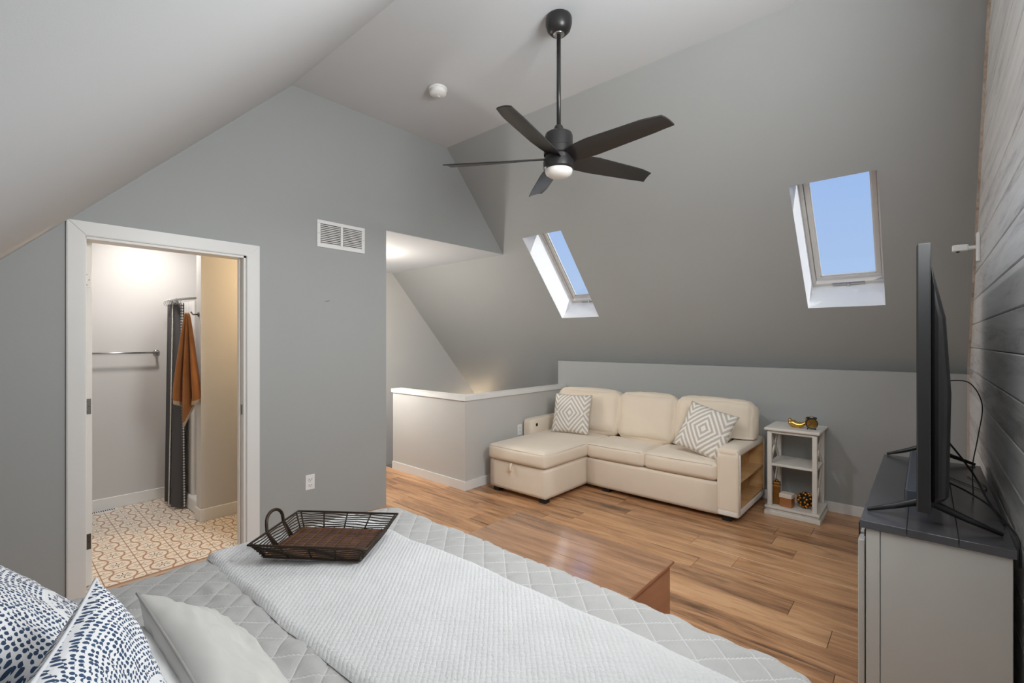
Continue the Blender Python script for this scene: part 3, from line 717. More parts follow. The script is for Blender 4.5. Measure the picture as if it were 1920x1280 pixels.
def lumps(X, Y): return 0.012*(vnoise(X*3+7, Y*3+7, 3)-0.5)+0.010*(vnoise(X*6.5+7, Y*6.5+7, 4)-0.5)
def quilt():
    st = 0.0085
    sx_ = np.arange(-0.60, 1.40+0.42, st); sy_ = np.arange(0.14-0.40, 2.07+0.42, st)
    X, Y = np.meshgrid(sx_, sy_, indexing='ij')
    core = (-0.7, 1.41, 0.13, 2.075)
    px, py, pz, nx, ny, ph = drape(X, Y, core, 0.085, BZ+0.025)
    D = 0.078; a = (X+Y)/math.sqrt(2)/D; b = (X-Y)/math.sqrt(2)/D
    sa, sb = np.abs(np.sin(PI*a)), np.abs(np.sin(PI*b))
    mn = np.minimum(sa, sb); puff = 0.0045*(1-np.exp(-mn/0.14))+0.0015*mn
    wrk = 0.016*(vnoise(X*26+3, Y*9+3, 11)-0.5)*np.clip(1.3-X*0.7, 0.35, 1)+0.009*(vnoise((X+Y)*34, (X-Y)*14+40, 12)-0.5)
    h = puff+wrk*(0.4+0.6*np.minimum(sa, sb))+lumps(X, Y)
    P = np.stack([px+nx*np.sin(ph)*h, py+ny*np.sin(ph)*h, pz+np.cos(ph)*h], -1)
    P[..., 2] = np.maximum(P[..., 2], 0.03)
    me = grid_mesh('quilt', P, np.stack([X, Y], -1)); o = link('quilt', me, 'quilt')
    tag(o, 'light grey diamond-stitched quilt covering the bed', 'quilt'); return o
quilt()
def throw():
    st = 0.012
    sx_ = np.arange(0.575, 1.175, st); sy_ = np.arange(-0.2, 2.07+0.28, st)
    X, Y = np.meshgrid(sx_, sy_, indexing='ij')
    Xs = X+0.018*np.sin(Y*2.2+0.5)+0.05*np.clip(Y-1.7, 0, 1)*0-0.02*np.clip(1.2-Y, 0, 1)*0
    px, py, pz, nx, ny, ph = drape(Xs, Y, (-0.7, 1.41, 0.13, 2.075), 0.085, BZ+0.025, fold=0.004)
    ed = np.minimum(np.minimum(X-sx_[0], sx_[-1]-X), np.minimum(Y-sy_[0], sy_[-1]-Y))
    rr = 0.030; pr = np.sqrt(np.clip(1-(1-np.clip(ed/rr, 0, 1))**2, 0, 1))
    h = lumps(Xs, Y)+0.004+0.019*pr+0.010*(vnoise(X*5+2, Y*5+2, 21)-0.5)*pr+0.004*(vnoise(X*40, Y*40, 22)-0.5)
    P = np.stack([px+nx*np.sin(ph)*h, py+ny*np.sin(ph)*h, pz+np.cos(ph)*h], -1)
    me = grid_mesh('throw_blanket', P, np.stack([X, Y], -1)); o = link('throw_blanket', me, 'throw')
    tag(o, 'white ribbed plush throw laid across the foot of the bed', 'blanket')
throw()
def pil(name, w, h, t, c, u, v, mat, label, group=None, pinch=0.06, wr=0.008, seed=1, piping=None):
    e = empty(name, c, label, 'pillow', group)
    o = link('cover', pillow_mesh(w, h, t, 44, pinch, wr, seed), mat, e, True)
    s = MB().tube(seam_curve(w, h, pinch), 0.0035, 6, True).build('seam', piping or mat, e, True)
    orient(e, c, u, v); return e
pil('bed_pillow', 0.50, 0.50, 0.17, (0.06, 1.50, 0.765), (0, -1, 0.0), (-0.66, 0, 0.75), 'dots', 'indigo dotted white pillow farther from the camera at the bed head', 'indigo dotted pillows', seed=3)
pil('bed_pillow', 0.44, 0.41, 0.13, (0.140, 1.03, 0.765), (-0.34, -0.94, 0.0), (-0.31, 0.11, 0.945), 'dots', 'indigo dotted white pillow nearest the camera, one corner up', 'indigo dotted pillows', seed=5)
pil('bed_pillow', 0.80, 0.27, 0.12, (0.380, 1.22, 0.660), (0, -1, 0), (-0.74, 0, 0.67), 'plainpillow', 'plain pale grey pillow in front of the others on the quilt', seed=8, wr=0.022, piping='seamgrey')
pil('bed_pillow', 0.78, 0.32, 0.12, (0.20, 1.21, 0.685), (0, -1, 0), (-0.93, 0, 0.30), 'sheet', 'smooth white pillow between the grey and dotted pillows', seed=11)

# ------------------------------------------------------------------ wire tray on the throw
tray = empty('wire_basket', (0.885, 1.725, BZ+0.060), 'dark brown wire tray basket with a loop handle on the throw', 'basket', rz=math.radians(127))
M['wire'] = plain('bronze_wire', (58, 46, 36), 0.45, 0.6, var=0.2, scale=40)
M['weave'] = woodmat('brown_weave', [(0.3, lin((48, 30, 22))), (0.5, lin((76, 48, 36))), (0.7, lin((104, 70, 54)))], 'x', ringscale=3, rough=0.55, knots=False)
tl, tw, th = 0.180, 0.132, 0.060; fl_ = 0.036
def ringpts(f, z): 
    a, b = tl+fl_*f, tw+fl_*f; return [(-a, -b, z), (a, -b, z), (a, b, z), (-a, b, z)]
def rect_tube(f, z, r):
    P = ringpts(f, z); pts = []
    for i in range(4):
        p, q = Vector(P[i]), Vector(P[(i+1) % 4])
        for k in range(8):
            w_ = p.lerp(q, k/8); w_.z += 0.0035*math.sin(k*1.7+i*2+z*90) if 0 < f < 1 else 0; pts.append(w_)
    return MB().tube(pts, r, 6, True)
rect_tube(1, th, 0.0042).build('rim', 'wire', tray, True); rect_tube(0, 0.004, 0.0042).build('base_frame', 'wire', tray, True)
for k in range(1, 7): rect_tube(k/7, 0.004+(th-0.004)*k/7, 0.0022).build('side_wire', 'wire', tray, True)
for s in (-1, 1):
    for k in range(5):
        f = -0.95+1.9*k/4
        MB().tube([(f*tl, s*tw, 0.004), (f*(tl+fl_), s*(tw+fl_), th)], 0.0032, 6).build('upright', 'wire', tray, True)
    for k in range(4):
        f = -0.9+1.8*k/3
        MB().tube([(s*tl, f*tw, 0.004), (s*(tl+fl_), f*(tw+fl_), th)], 0.0032, 6).build('upright', 'wire', tray, True)
    if s < 0: continue
    hp = [(s*(tl+fl_), -0.055, th)]+[(s*(tl+fl_+0.012*math.sin(PI*k/12)), -0.055*math.cos(PI*k/12)*(1.0), th+0.062*math.sin(PI*k/12)**0.6) for k in range(1, 12)]+[(s*(tl+fl_), 0.055, th)]
    MB().tube([(s*tl, -0.055, 0.004)]+hp+[(s*tl, 0.055, 0.004)], 0.0062, 8).build('handle', 'wire', tray, True)
for k in range(13):
    yy = -tw+0.011+k*(2*tw-0.022)/12
    MB().box(-tl, tl, yy-0.009, yy+0.009, 0.004, 0.009, 0.002, 1).build('base_slat', 'weave', tray)
for k in range(9):
    xx = -tl+0.02+k*(2*tl-0.04)/8
    MB().tube([(xx, -tw, 0.0105), (xx, tw, 0.0105)], 0.002, 6).build('base_wire', 'darkgold', tray)

# ------------------------------------------------------------------ chest at the foot of the bed
ch = empty('storage_chest', (1.77, 1.31, 0), 'polished brown wooden chest standing at the foot of the bed', 'chest')
CX0, CX1, CY0, CY1, CH = 1.50, 2.07, 0.855, 1.77, 0.45
for a in ((CX0, CX1-0.012, CY0+0.012, CY0+0.03), (CX0, CX1-0.012, CY1-0.03, CY1-0.012), (CX1-0.03, CX1-0.012, CY0+0.03, CY1-0.03), (CX0, CX0+0.018, CY0+0.03, CY1-0.03)):
    relc(MB().box(a[0], a[1], a[2], a[3], 0.03, CH-0.016, 0.002, 1).build('side_panel', 'chestside', ch), ch)
relc(MB().box(CX0+0.02, CX1-0.03, CY0+0.03, CY1-0.03, 0.0, 0.03).build('plinth', 'dark_foot', ch), ch)
for k in range(4):
    x0 = CX0-0.01+k*(CX1-CX0+0.01)/4; x1 = x0+(CX1-CX0+0.01)/4
    relc(MB().box(x0+0.0004, x1-0.0004, CY0, CY1, CH-0.016, CH, 0.0015, 1).build('top_board', 'chest', ch), ch)
relc(MB().box(CX0-0.01, CX1, CY0-0.003, CY0, CH-0.012, CH+0.0005, 0.001, 1).build('edge_band', 'chestside', ch), ch)

# ------------------------------------------------------------------ sofa
so = empty('sofa', (4.3, 2.2, 0), 'beige sectional sofa with a chaise and shelves in its arm', 'sofa')
SO = Vector((4.3, 2.2, 0))
def soft(name, x0, x1, y0, y1, z0, z1, r, puff=0.0, mat='sofa', par=so, n=8, wr=0.0, seed=0, rot=None):
    me = rounded_box(x1-x0, y1-y0, z1-z0, r, n, puff, wr, seed); o = link(name, me, mat, par, True)
    o.location = Vector(((x0+x1)/2, (y0+y1)/2, (z0+z1)/2))-(SO if par is so else Vector(par.location)+SO)
    if rot: o.rotation_euler = rot
    return o
SXF, SXB = 3.93, 4.72; Y1, Y0 = 3.325, 1.10; CHX = 3.26; CY = 2.50
base = soft('seat_base', SXF, SXB, Y0+0.16, CY, 0.04, 0.305, 0.012, n=4)
cb = soft('chaise_base', CHX+0.02, SXB, CY+0.006, 3.19, 0.04, 0.305, 0.012, n=4)
pt = MB().tube([(0, 0, 0), (-0.022, 0, -0.02), (-0.026, 0, -0.055), (-0.018, 0, -0.075)], [0.012, 0.012, 0.010, 0.006], 8).build('pull_tab', 'sofa', so, True); pt.location = Vector((CHX+0.018, 2.90, 0.30))-SO
soft('seat_cushion', SXF-0.012, 4.42, 1.90, CY-0.004, 0.308, 0.452, 0.035, 0.014, n=10)
soft('seat_cushion', SXF-0.012, 4.42, Y0+0.168, 1.895, 0.308, 0.452, 0.035, 0.014, n=10)
soft('chaise_cushion', CHX, 4.42, CY, 3.20, 0.308, 0.450, 0.035, 0.016, n=12)
def pipe(pts):
    MB().tube([Vector(p)-SO for p in pts], 0.004, 6).build('piping', 'piping', so, True)
pipe([(CHX+0.004, 3.16, 0.434), (CHX-0.004, 2.85, 0.438), (CHX+0.004, CY+0.03, 0.434), (CHX+0.03, CY+0.004, 0.434), (3.6, CY-0.003, 0.436), (3.9, CY, 0.435)])
pipe([(SXF-0.008, CY-0.03, 0.436), (SXF-0.017, 2.2, 0.440), (SXF-0.008, 1.93, 0.436)]); pipe([(SXF-0.008, 1.87, 0.436), (SXF-0.017, 1.58, 0.440), (SXF-0.008, Y0+0.20, 0.436)])
soft('backrest', 4.55, SXB, Y0+0.17, 3.19, 0.06, 0.74, 0.04, n=5)
tilt = (0, math.radians(12), 0)
for y0, y1, s in ((2.40, 3.19, 1), (1.80, 2.395, 2), (1.115, 1.795, 3)):
    o = soft('back_cushion', 4.36, 4.57, y0, y1, 0.44, 0.905, 0.075, 0.022, n=12, wr=0.014, seed=s*5, rot=tilt)
    if s == 3:                                  # its outer end rests on the armrest
        R_o = Matrix.Rotation(tilt[1], 4, 'Y'); R_i = R_o.inverted(); base_ = Vector(o.location)+SO
        for v_ in o.data.vertices:
            w_ = R_o @ v_.co+base_; f_ = min(1, max(0, (1.33-w_.y)/0.05)); zmin = 0.45+(0.603-0.45)*f_
            if w_.z < zmin: w_.z = zmin+(w_.z-zmin)*0.05; v_.co = R_i @ (w_-base_)
la = soft('armrest', SXF, SXB, 3.195, Y1, 0.06, 0.595, 0.035, 0.004, n=6)
bt = MB().lathe([(0, 0), (0.017, 0), (0.019, 0.003), (0.012, 0.006), (0, 0.006)], 20, Matrix.Rotation(PI/2, 4, 'X')).build('control_button', 'slot', la, True); bt.location = Vector((4.02, 3.195, 0.53))-SO-Vector(la.location)
# right arm: upholstered case with open shelves on its outer side
AX0, AX1, AY0, AY1, AZ = SXF-0.01, SXB, Y0, Y0+0.165, 0.59
arm = empty('armrest', (0, 0, 0), 'x', 'x'); del arm['label']; del arm['category']; arm.parent = so
def ap(name, a, mat, r=0.02):
    me = rounded_box(a[1]-a[0], a[3]-a[2], a[5]-a[4], r, 4); o = link(name, me, mat, arm, True); o.location = Vector(((a[0]+a[1])/2, (a[2]+a[3])/2, (a[4]+a[5])/2))-SO; return o
ap('arm_top', (AX0, AX1, AY0, AY1+0.005, AZ-0.07, AZ), 'sofa', 0.03); ap('arm_front', (AX0, AX0+0.055, AY0, AY1, 0.05, AZ-0.02), 'sofa', 0.012); ap('arm_inner', (AX0, AX1, AY1-0.03, AY1, 0.06, AZ-0.02), 'sofa', 0.01)
ap('arm_back', (AX1-0.035, AX1, AY0, AY1, 0.05, AZ-0.02), 'sofa', 0.01); ap('arm_bottom', (AX0, AX1, AY0, AY1, 0.05, 0.10), 'fleece', 0.01)
def aw(name, a): o = MB().box(*a, 0.001, 1).build(name, 'lightwood', arm); o.location = -SO; return o
aw('lining_back', (AX0+0.055, AX1-0.035, AY1-0.042, AY1-0.03, 0.10, AZ-0.07)); aw('lining_side', (AX0+0.055, AX0+0.065, AY0+0.006, AY1-0.04, 0.10, AZ-0.07)); aw('lining_side', (AX1-0.045, AX1-0.035, AY0+0.006, AY1-0.04, 0.10, AZ-0.07))
for z in (0.10, 0.31): aw('shelf', (AX0+0.055, AX1-0.035, AY0+0.008, AY1-0.04, z, z+0.018))
fe = MB().tube([Vector(p)-SO for p in ((AX0+0.03, AY0+0.002, 0.06), (AX0+0.03, AY0+0.002, 0.3), (AX0+0.03, AY0+0.002, AZ-0.045))], 0.0095, 8).build('fleece_edge', 'fleece', arm, True)
for px, py in ((CHX+0.07, 2.56), (CHX+0.07, 3.12), (SXF+0.06, 1.2), (SXF+0.06, 2.3), (SXB-0.06, 1.2), (SXB-0.06, 3.2)):
    o = MB().box(px-0.035, px+0.035, py-0.035, py+0.035, 0.0, 0.062, 0.003, 1).build('foot', 'dark_foot', so); o.location = -SO
pil('throw_pillow', 0.42, 0.42, 0.13, (4.20, 2.86, 0.665), (0.22, -0.97, 0.0), (0.30, 0.06, 0.95), 'diamond', 'diamond-patterned pillow upright at the chaise end of the sofa', 'diamond patterned sofa pillows', pinch=0.05, seed=31, wr=0.003)
pil('throw_pillow', 0.42, 0.42, 0.13, (4.15, 1.435, 0.668), (-0.06, -0.95, -0.24), (0.42, -0.20, 0.88), 'diamond', 'tilted diamond-patterned pillow against the sofa arm with shelves', 'diamond patterned sofa pillows', pinch=0.05, seed=37, wr=0.003)

# ------------------------------------------------------------------ white shelf tower
tx0, tx1, ty0, ty1 = 4.36, 4.73, 0.645, 1.0
tw_ = empty('shelf_tower', ((tx0+tx1)/2, (ty0+ty1)/2, 0), 'whitewashed wooden shelf stand beside the sofa arm', 'shelf'); TO = Vector(tw_.location)
def tb(name, a, bev=0.003, mat='whitewash', m=None):
    o = MB().box(*a, bev, 1, m).build(name, mat, tw_); o.location = -TO; return o
tb('base', (tx0-0.02, tx1+0.02, ty0-0.025, ty1+0.02, 0.0, 0.035)); tb('base_moulding', (tx0-0.008, tx1+0.008, ty0-0.012, ty1+0.008, 0.035, 0.055)); tb('shelf', (tx0-0.02, tx1+0.015, ty0-0.02, ty1+0.015, 0.055, 0.075))
tb('shelf', (tx0+0.005, tx1-0.005, ty0+0.005, ty1-0.005, 0.405, 0.425)); tb('top_board', (tx0-0.02, tx1+0.02, ty0-0.02, ty1+0.02, 0.70, 0.722, 0.005)[:6], 0.005); tb('apron', (tx0+0.006, tx1-0.006, ty0+0.006, ty1-0.006, 0.675, 0.70))
for a in (tx0, tx1-0.034):
    for b in (ty0, ty1-0.034): tb('post', (a, a+0.034, b, b+0.034, 0.075, 0.69))
for b in (ty0+0.010, ty1-0.024):
    for z0, z1 in ((0.075, 0.405), (0.425, 0.675)):
        for s in (0, 1):
            p, q = (tx0+0.03, z0 if s == 0 else z1), (tx1-0.03, z1 if s == 0 else z0); L = math.hypot(q[0]-p[0], q[1]-p[1]); an = math.atan2(q[1]-p[1], q[0]-p[0])
            mm = Matrix.Translation(((p[0]+q[0])/2, b+0.006+s*0.002, (p[1]+q[1])/2)) @ Matrix.Rotation(-an, 4, 'Y')
            tb('cross_brace', (-L/2, L/2, -0.006, 0.006, -0.013, 0.013), 0.001, m=mm)
# ornaments
hn = empty('horn_ornament', (4.50, 0.80, 0.722), 'shiny gold crescent horn ornament on the shelf stand', 'ornament')
pts = []; rad = []
for k in range(15):
    f = k/14; a_ = math.radians(200+155*f); pts.append((0.0, -0.062*math.cos(a_)*1.0, 0.078+0.055*math.sin(a_))); rad.append(0.004+0.026*math.sin(PI*min(1, f*0.62+0.06))**1.2 if f < 0.8 else 0.021-0.06*(f-0.8))
MB().tube([(p[0], -p[1], p[2]) for p in pts], rad, 14).build('horn', 'gold', hn, True); MB().sphere((0, 0.062*math.cos(math.radians(355))*-1, 0.082), 0.012, 10).build('tip_ball', 'gold', hn, True); MB().lathe([(0, 0), (0.022, 0), (0.022, 0.006), (0.010, 0.012), (0.009, 0.02), (0, 0.02)], 20).build('base', 'gold', hn, True)
ck = empty('alarm_clock', (4.47, 0.70, 0.722), 'small black and gold round alarm clock on the shelf stand', 'clock', rz=math.radians(18))
RX = Matrix.Rotation(-PI/2, 4, 'Y'); cz = 0.052
o = MB().lathe([(0, -0.022), (0.038, -0.022), (0.044, -0.014), (0.044, 0.016), (0.041, 0.020), (0.036, 0.016), (0, 0.016)], 36, Matrix.Translation((0, 0, cz)) @ RX).build('case', 'black', ck); smooth_angle(o)
MB().lathe([(0, 0.0165), (0.036, 0.0165), (0, 0.0175)], 32, Matrix.Translation((0, 0, cz)) @ RX).build('dial', 'gold', ck)
for an, L in ((0.9, 0.022), (2.3, 0.030)): MB().tube([(-0.019, 0, cz), (-0.019, L*math.sin(an), cz+L*math.cos(an))], 0.0014, 6).build('hand', 'slot', ck)
for s in (-1, 1):
    MB().tube([(0, s*0.022, cz-0.035), (0, s*0.030, 0.0)], 0.004, 8).build('foot', 'black', ck)
    MB().sphere((0, s*0.024, cz+0.043), 0.016, 12, (1, 1, 0.6)).build('bell', 'black', ck, True)
MB().tube([(0, -0.02, cz+0.05), (0, 0, cz+0.062), (0, 0.02, cz+0.05)], 0.002, 6).build('carry_loop', 'gold', ck, True)
gb = empty('gold_box', (4.44, 0.945, 0.075), 'tall slim antique gold box standing on the lowest shelf', 'box', rz=0.1)
MB().box(-0.03, 0.03, -0.026, 0.026, 0, 0.185, 0.004, 2).build('body', 'darkgold', gb); MB().box(-0.032, 0.032, -0.028, 0.028, 0.15, 0.160, 0.002, 1).build('band', 'gold', gb); MB().lathe([(0, 0.185), (0.015, 0.185), (0.012, 0.2), (0, 0.206)], 16).build('stopper', 'darkgold', gb, True)
gf = empty('gift_box', (4.42, 0.865, 0.075), 'small cream and copper lidded box on the lowest shelf', 'box', rz=-0.12)
M['copper'] = plain('copper_paper', (196, 138, 92), 0.35, 0.5, var=0.1); M['cream'] = plain('cream_paper', (232, 220, 204), 0.5)
MB().box(-0.04, 0.04, -0.045, 0.045, 0, 0.075, 0.002, 1).build('body', 'copper', gf); MB().box(-0.042, 0.042, -0.047, 0.047, 0.072, 0.108, 0.003, 1).build('lid', 'cream', gf); MB().box(-0.0425, 0.0425, -0.0475, 0.0475, 0.068, 0.076, 0.001, 1).build('ribbon', 'gold', gf)
bc = empty('berry_ball', (4.47, 0.742, 0.079), 'ball of gold and black beads on the lowest shelf', 'ornament')
M['bead'] = plain('amber_bead', (206, 140, 46), 0.18, 0.6, var=0.2); R_ = 0.062
MB().sphere((0, 0, R_), 0.048, 16).build('core', 'slot', bc, True)
bm1 = bm2 = None
for k in range(70):
    z = 1-2*(k+0.5)/70; r = math.sqrt(1-z*z); a = k*2.39996
    p = (R_*r*math.cos(a)*0.92, R_*r*math.sin(a)*0.92, R_*1.02+R_*z*0.92)
    gold_ = k % 3 != 0
    if gold_:
        if bm1 is None: o = MB().sphere((0, 0, 0), 0.0105, 8).build('bead', 'bead', bc, True, p); bm1 = o.data
        else: link('bead', bm1, None, bc, loc=p)
    else:
        if bm2 is None: o = MB().sphere((0, 0, 0), 0.0085, 8).build('bead', 'slot', bc, True, p); bm2 = o.data
        else: link('bead', bm2, None, bc, loc=p)

# ------------------------------------------------------------------ TV console, television, cables
TX0, TX1, TY0, TY1, TZ = 2.155, 3.50, -0.215, 0.185, 0.78
tv = empty('tv_console', ((TX0+TX1)/2, 0, 0), 'white television console with a dark top against the board wall', 'cabinet'); VO = Vector(tv.location)
M['console'] = plain('console_white', (190, 189, 184), 0.45, var=0.02)
def vb(name, a, mat='console', bev=0.002, par=None):
    o = MB().box(*a, bev, 1).build(name, mat, par or tv); 
    if par is None: o.location = -VO
    return o
n_t = 3
for k in range(n_t):
    y0 = TY0+(TY1-TY0)*k/n_t; y1 = TY0+(TY1-TY0)*(k+1)/n_t
    vb('top_board', (TX0, TX1, y0+0.0006, y1-0.0006, TZ-0.028, TZ), 'darktop', 0.0012)
vb('side_panel', (TX0+0.012, TX0+0.034, TY0+0.008, TY1-0.06, 0.0, TZ-0.028)); vb('side_panel', (TX1-0.034, TX1-0.012, TY0+0.008, TY1-0.06, 0.0, TZ-0.028))
vb('corner_post', (TX0+0.010, TX0+0.055, TY1-0.058, TY1-0.018, 0.0, TZ-0.028)); vb('corner_post', (TX1-0.055, TX1-0.010, TY1-0.058, TY1-0.018, 0.0, TZ-0.028))
vb('back_panel', (TX0+0.034, TX1-0.034, TY0+0.01, TY0+0.016, 0.05, TZ-0.03)); vb('bottom_shelf', (TX0+0.034, TX1-0.034, TY0+0.016, TY1-0.06, 0.06, 0.08)); vb('middle_shelf', (TX0+0.034, TX1-0.034, TY0+0.016, TY1-0.06, 0.40, 0.418))
vb('divider', (2.60, 2.62, TY0+0.016, TY1-0.06, 0.08, TZ-0.03)); vb('divider', (3.035, 3.055, TY0+0.016, TY1-0.06, 0.08, TZ-0.03)); vb('bottom_rail', (TX0+0.055, TX1-0.055, TY1-0.055, TY1-0.03, 0.0, 0.08))
rl = vb('sliding_rail', (TX0+0.02, TX1-0.02, TY1-0.018, TY1-0.012, TZ-0.065, TZ-0.040), 'black', 0.001)
for dx in (2.19, 3.05):
    d = vb('barn_door', (dx, dx+0.42, TY1-0.012, TY1+0.008, 0.06, TZ-0.085))
    for k in range(1, 4): vb('batten', (dx+0.42*k/4-0.003, dx+0.42*k/4+0.003, TY1+0.0075, TY1+0.0095, 0.08, TZ-0.10), 'trim', 0.0005, d)
    for k in (0.08, 0.34):
        vb('roller_strap', (dx+k-0.012, dx+k+0.012, TY1+0.008, TY1+0.012, TZ-0.16, TZ-0.042), 'black', 0.001, d)
    vb('handle', (dx+0.37, dx+0.385, TY1+0.008, TY1+0.03, 0.34, 0.46), 'black', 0.003, d)
tl_ = empty('television', (2.885, -0.005, TZ), 'large flat television on splayed black feet, seen edge on', 'television'); LO = Vector(tl_.location)
def lb(name, a, mat, bev=0.003):
    o = MB().box(*a, bev, 2).build(name, mat, tl_); o.location = -LO; return o
VX0, VX1, VZ0, VZ1 = 2.10, 3.67, 0.862, 1.772; yb, yf = -0.012, 0.024
lb('bezel', (VX0, VX1, yb, yf, VZ0, VZ1), 'tvback', 0.004); lb('screen', (VX0+0.008, VX1-0.008, yf-0.001, yf+0.001, VZ0+0.018, VZ1-0.008), 'screen', 0.0005)
mb = MB(); mb.poly_prism([(yb, VZ0+0.01), (-0.058, VZ0+0.04), (-0.064, VZ0+0.40), (-0.050, VZ0+0.66), (yb, VZ1-0.06)], 'x', VX0+0.06, VX1-0.06); o = mb.build('rear_housing', 'tvback', tl_); o.location = -LO
bv = o.modifiers.new('b', 'BEVEL'); bv.width = 0.02; bv.segments = 3
for fx in (2.29, 3.49):
    mb = MB()
    for s, tip in ((1, (0.172)), (-1, (-0.195))):
        mb.tube([(fx, 0.0, VZ0+0.012), (fx, 0.02*s, VZ0-0.012), (fx, tip*0.55, TZ+0.036), (fx-0.004, tip, TZ+0.007)], [0.014, 0.014, 0.011, 0.007], 8)
    o = mb.build('foot', 'tvback', tl_, True); o.location = -LO
sb = empty('soundbar', (2.95, 0.045, TZ), 'low dark grey soundbar in front of the television feet', 'speaker')
M['sb'] = plain('soundbar_cloth', (78, 82, 92), 0.5, var=0.06)
MB().box(-0.45, 0.45, -0.05, 0.02, 0.006, 0.058, 0.006, 2).build('body', 'sb', sb); MB().box(-0.44, 0.44, 0.0195, 0.022, 0.012, 0.052, 0.001, 1).build('grille', 'slot', sb)
for k in (-0.35, 0.35): MB().box(k-0.03, k+0.03, -0.04, 0.01, 0, 0.007).build('foot', 'slot', sb)
def cable(name, pts, r, label):
    P = [Vector(p) for p in pts]; out = []
    for i in range(len(P)-1):
        p0, p1, p2, p3 = P[max(i-1, 0)], P[i], P[i+1], P[min(i+2, len(P)-1)]
        for k in range(10):
            t = k/10; out.append(0.5*((2*p1)+(p2-p0)*t+(2*p0-5*p1+4*p2-p3)*t*t+(3*p1-p0-3*p2+p3)*t**3))
    out.append(P[-1]); tag(MB().tube(out, r, 8).build(name, 'rubber', None, True), label, 'cable')
cable('antenna_cable', [(2.75, -0.06, 1.27), (2.85, -0.14, 1.26), (2.93, -0.185, 1.16), (2.90, -0.17, 1.02), (2.84, -0.15, 0.90), (2.80, -0.15, TZ+0.005)], 0.0022, 'thin black cable looping out high behind the television')
cable('power_cable', [(2.60, -0.055, 1.05), (2.62, -0.10, 0.98), (2.64, -0.145, 0.90), (2.60, -0.18, 0.82), (2.50, -0.205, TZ+0.006), (2.42, -0.21, TZ+0.006)], 0.0035, 'thick black cable dropping diagonally behind the television')
cable('video_cable', [(2.47, -0.055, 0.90), (2.42, -0.11, 0.885), (2.34, -0.165, 0.865), (2.26, -0.20, 0.835), (2.20, -0.222, 0.80), (2.185, -0.224, 0.72)], 0.0035, 'black cable lying over the console edge down the wall')
cable('loose_wire', [(3.1, -0.08, TZ+0.004), (2.98, -0.15, TZ+0.004), (2.92, -0.19, TZ+0.004), (3.02, -0.20, TZ+0.004), (3.18, -0.15, TZ+0.004)], 0.0016, 'thin loop of wire lying on the console top')

# ------------------------------------------------------------------ bathroom things
tbz = empty('towel_bar', (0.75, BY1, 1.34), 'brushed metal towel bar on the bathroom wall', 'towel bar')
MB().tube([(-0.30, -0.065, 0), (0.305, -0.065, 0)], 0.0075, 12).build('bar', 'chrome', tbz, True)
for s in (-0.30, 0.30):
    MB().tube([(s, 0, 0), (s, -0.068, 0)], 0.010, 12).build('post', 'chrome', tbz, True)
    MB().lathe([(0, 0), (0.026, 0), (0.026, 0.008), (0.016, 0.014), (0, 0.014)], 24, Matrix.Translation((s, 0, 0)) @ Matrix.Rotation(PI/2, 4, 'X')).build('rosette', 'chrome', tbz, True)
rd = empty('curtain_rod', (1.17, 4.86, 1.80), 'curved metal shower rod above the curtain', 'curtain rod')
MB().tube([(0.02-0.10*math.sin(PI*k/16), 0.41-0.81*k/16, 0) for k in range(17)], 0.012, 12).build('rod', 'chrome', rd, True)
for y in (0.405, -0.395): MB().lathe([(0, -0.006), (0.03, -0.006), (0.03, 0.006), (0, 0.006)], 20, Matrix.Translation((0.02, y, 0)) @ Matrix.Rotation(PI/2, 4, 'X')).build('flange', 'chrome', rd, True)
cu = empty('shower_curtain', (1.12, 4.95, 0), 'charcoal shower curtain with white dotted trim, pushed aside', 'shower curtain')
def curtain_sheet(y0, y1, x0, xb, amp, nf, z0, z1, n=90, m=40, phase=0.0):
    u = np.linspace(0, 1, n); v = np.linspace(0, 1, m); U, V = np.meshgrid(u, v, indexing='ij')
    y = y0+(y1-y0)*U; a = amp*(0.75+0.5*V)
    X = x0+(xb-x0)*V+a*np.sin(U*nf*2*PI+phase+0.4*V); Y = y+0.012*np.sin(U*nf*4*PI)+0.02*V*(0.5-U); Zz = z1+(z0-z1)*V
    return np.stack([X, Y, Zz], -1), np.stack([U, V], -1)
P, UV = curtain_sheet(-0.20, 0.20, 0.0, -0.005, 0.038, 3.5, 0.02, 1.77)
link('panel', grid_mesh('panel', P, UV), 'curtain', cu, True)
for nm, ui, r in (('dotted_trim', 40, 0.0065), ('pompom_fringe', 2, 0.010)):
    mb = MB()
    for k in range(0, 150 if r < 0.007 else 74):
        f = (k+0.5)/(150 if r < 0.007 else 74)*39; i = int(f); p = P[ui, min(i, 39)]*(1-(f-i))+P[ui, min(i+1, 39)]*(f-i)
        mb.sphere((p[0]-0.006, p[1]-0.004, p[2]), r, 6)
    o = mb.build(nm, 'pom', cu, True); o['kind'] = 'stuff'
for k in range(7): MB().tube([(0.0-0.02+0.02*math.cos(a), -0.19+k*0.063, 1.785+0.026*math.sin(a)) for a in np.linspace(0, 2*PI, 13)[:-1]], 0.0022, 6, True).build('ring', 'chrome', cu, True)
P2, UV2 = curtain_sheet(-0.24, 0.12, 0.08, 0.085, 0.022, 4, 0.10, 1.79, phase=1.0)
ln = link('shower_liner', grid_mesh('shower_liner', P2, UV2), 'liner', None, True); ln.location = (1.13, 4.93, 0); tag(ln, 'white plastic liner hanging behind the charcoal curtain', 'shower liner')
tk = empty('towel_hook', (1.156, 4.40, 1.66), 'metal hook on the end of the shower partition', 'hook')
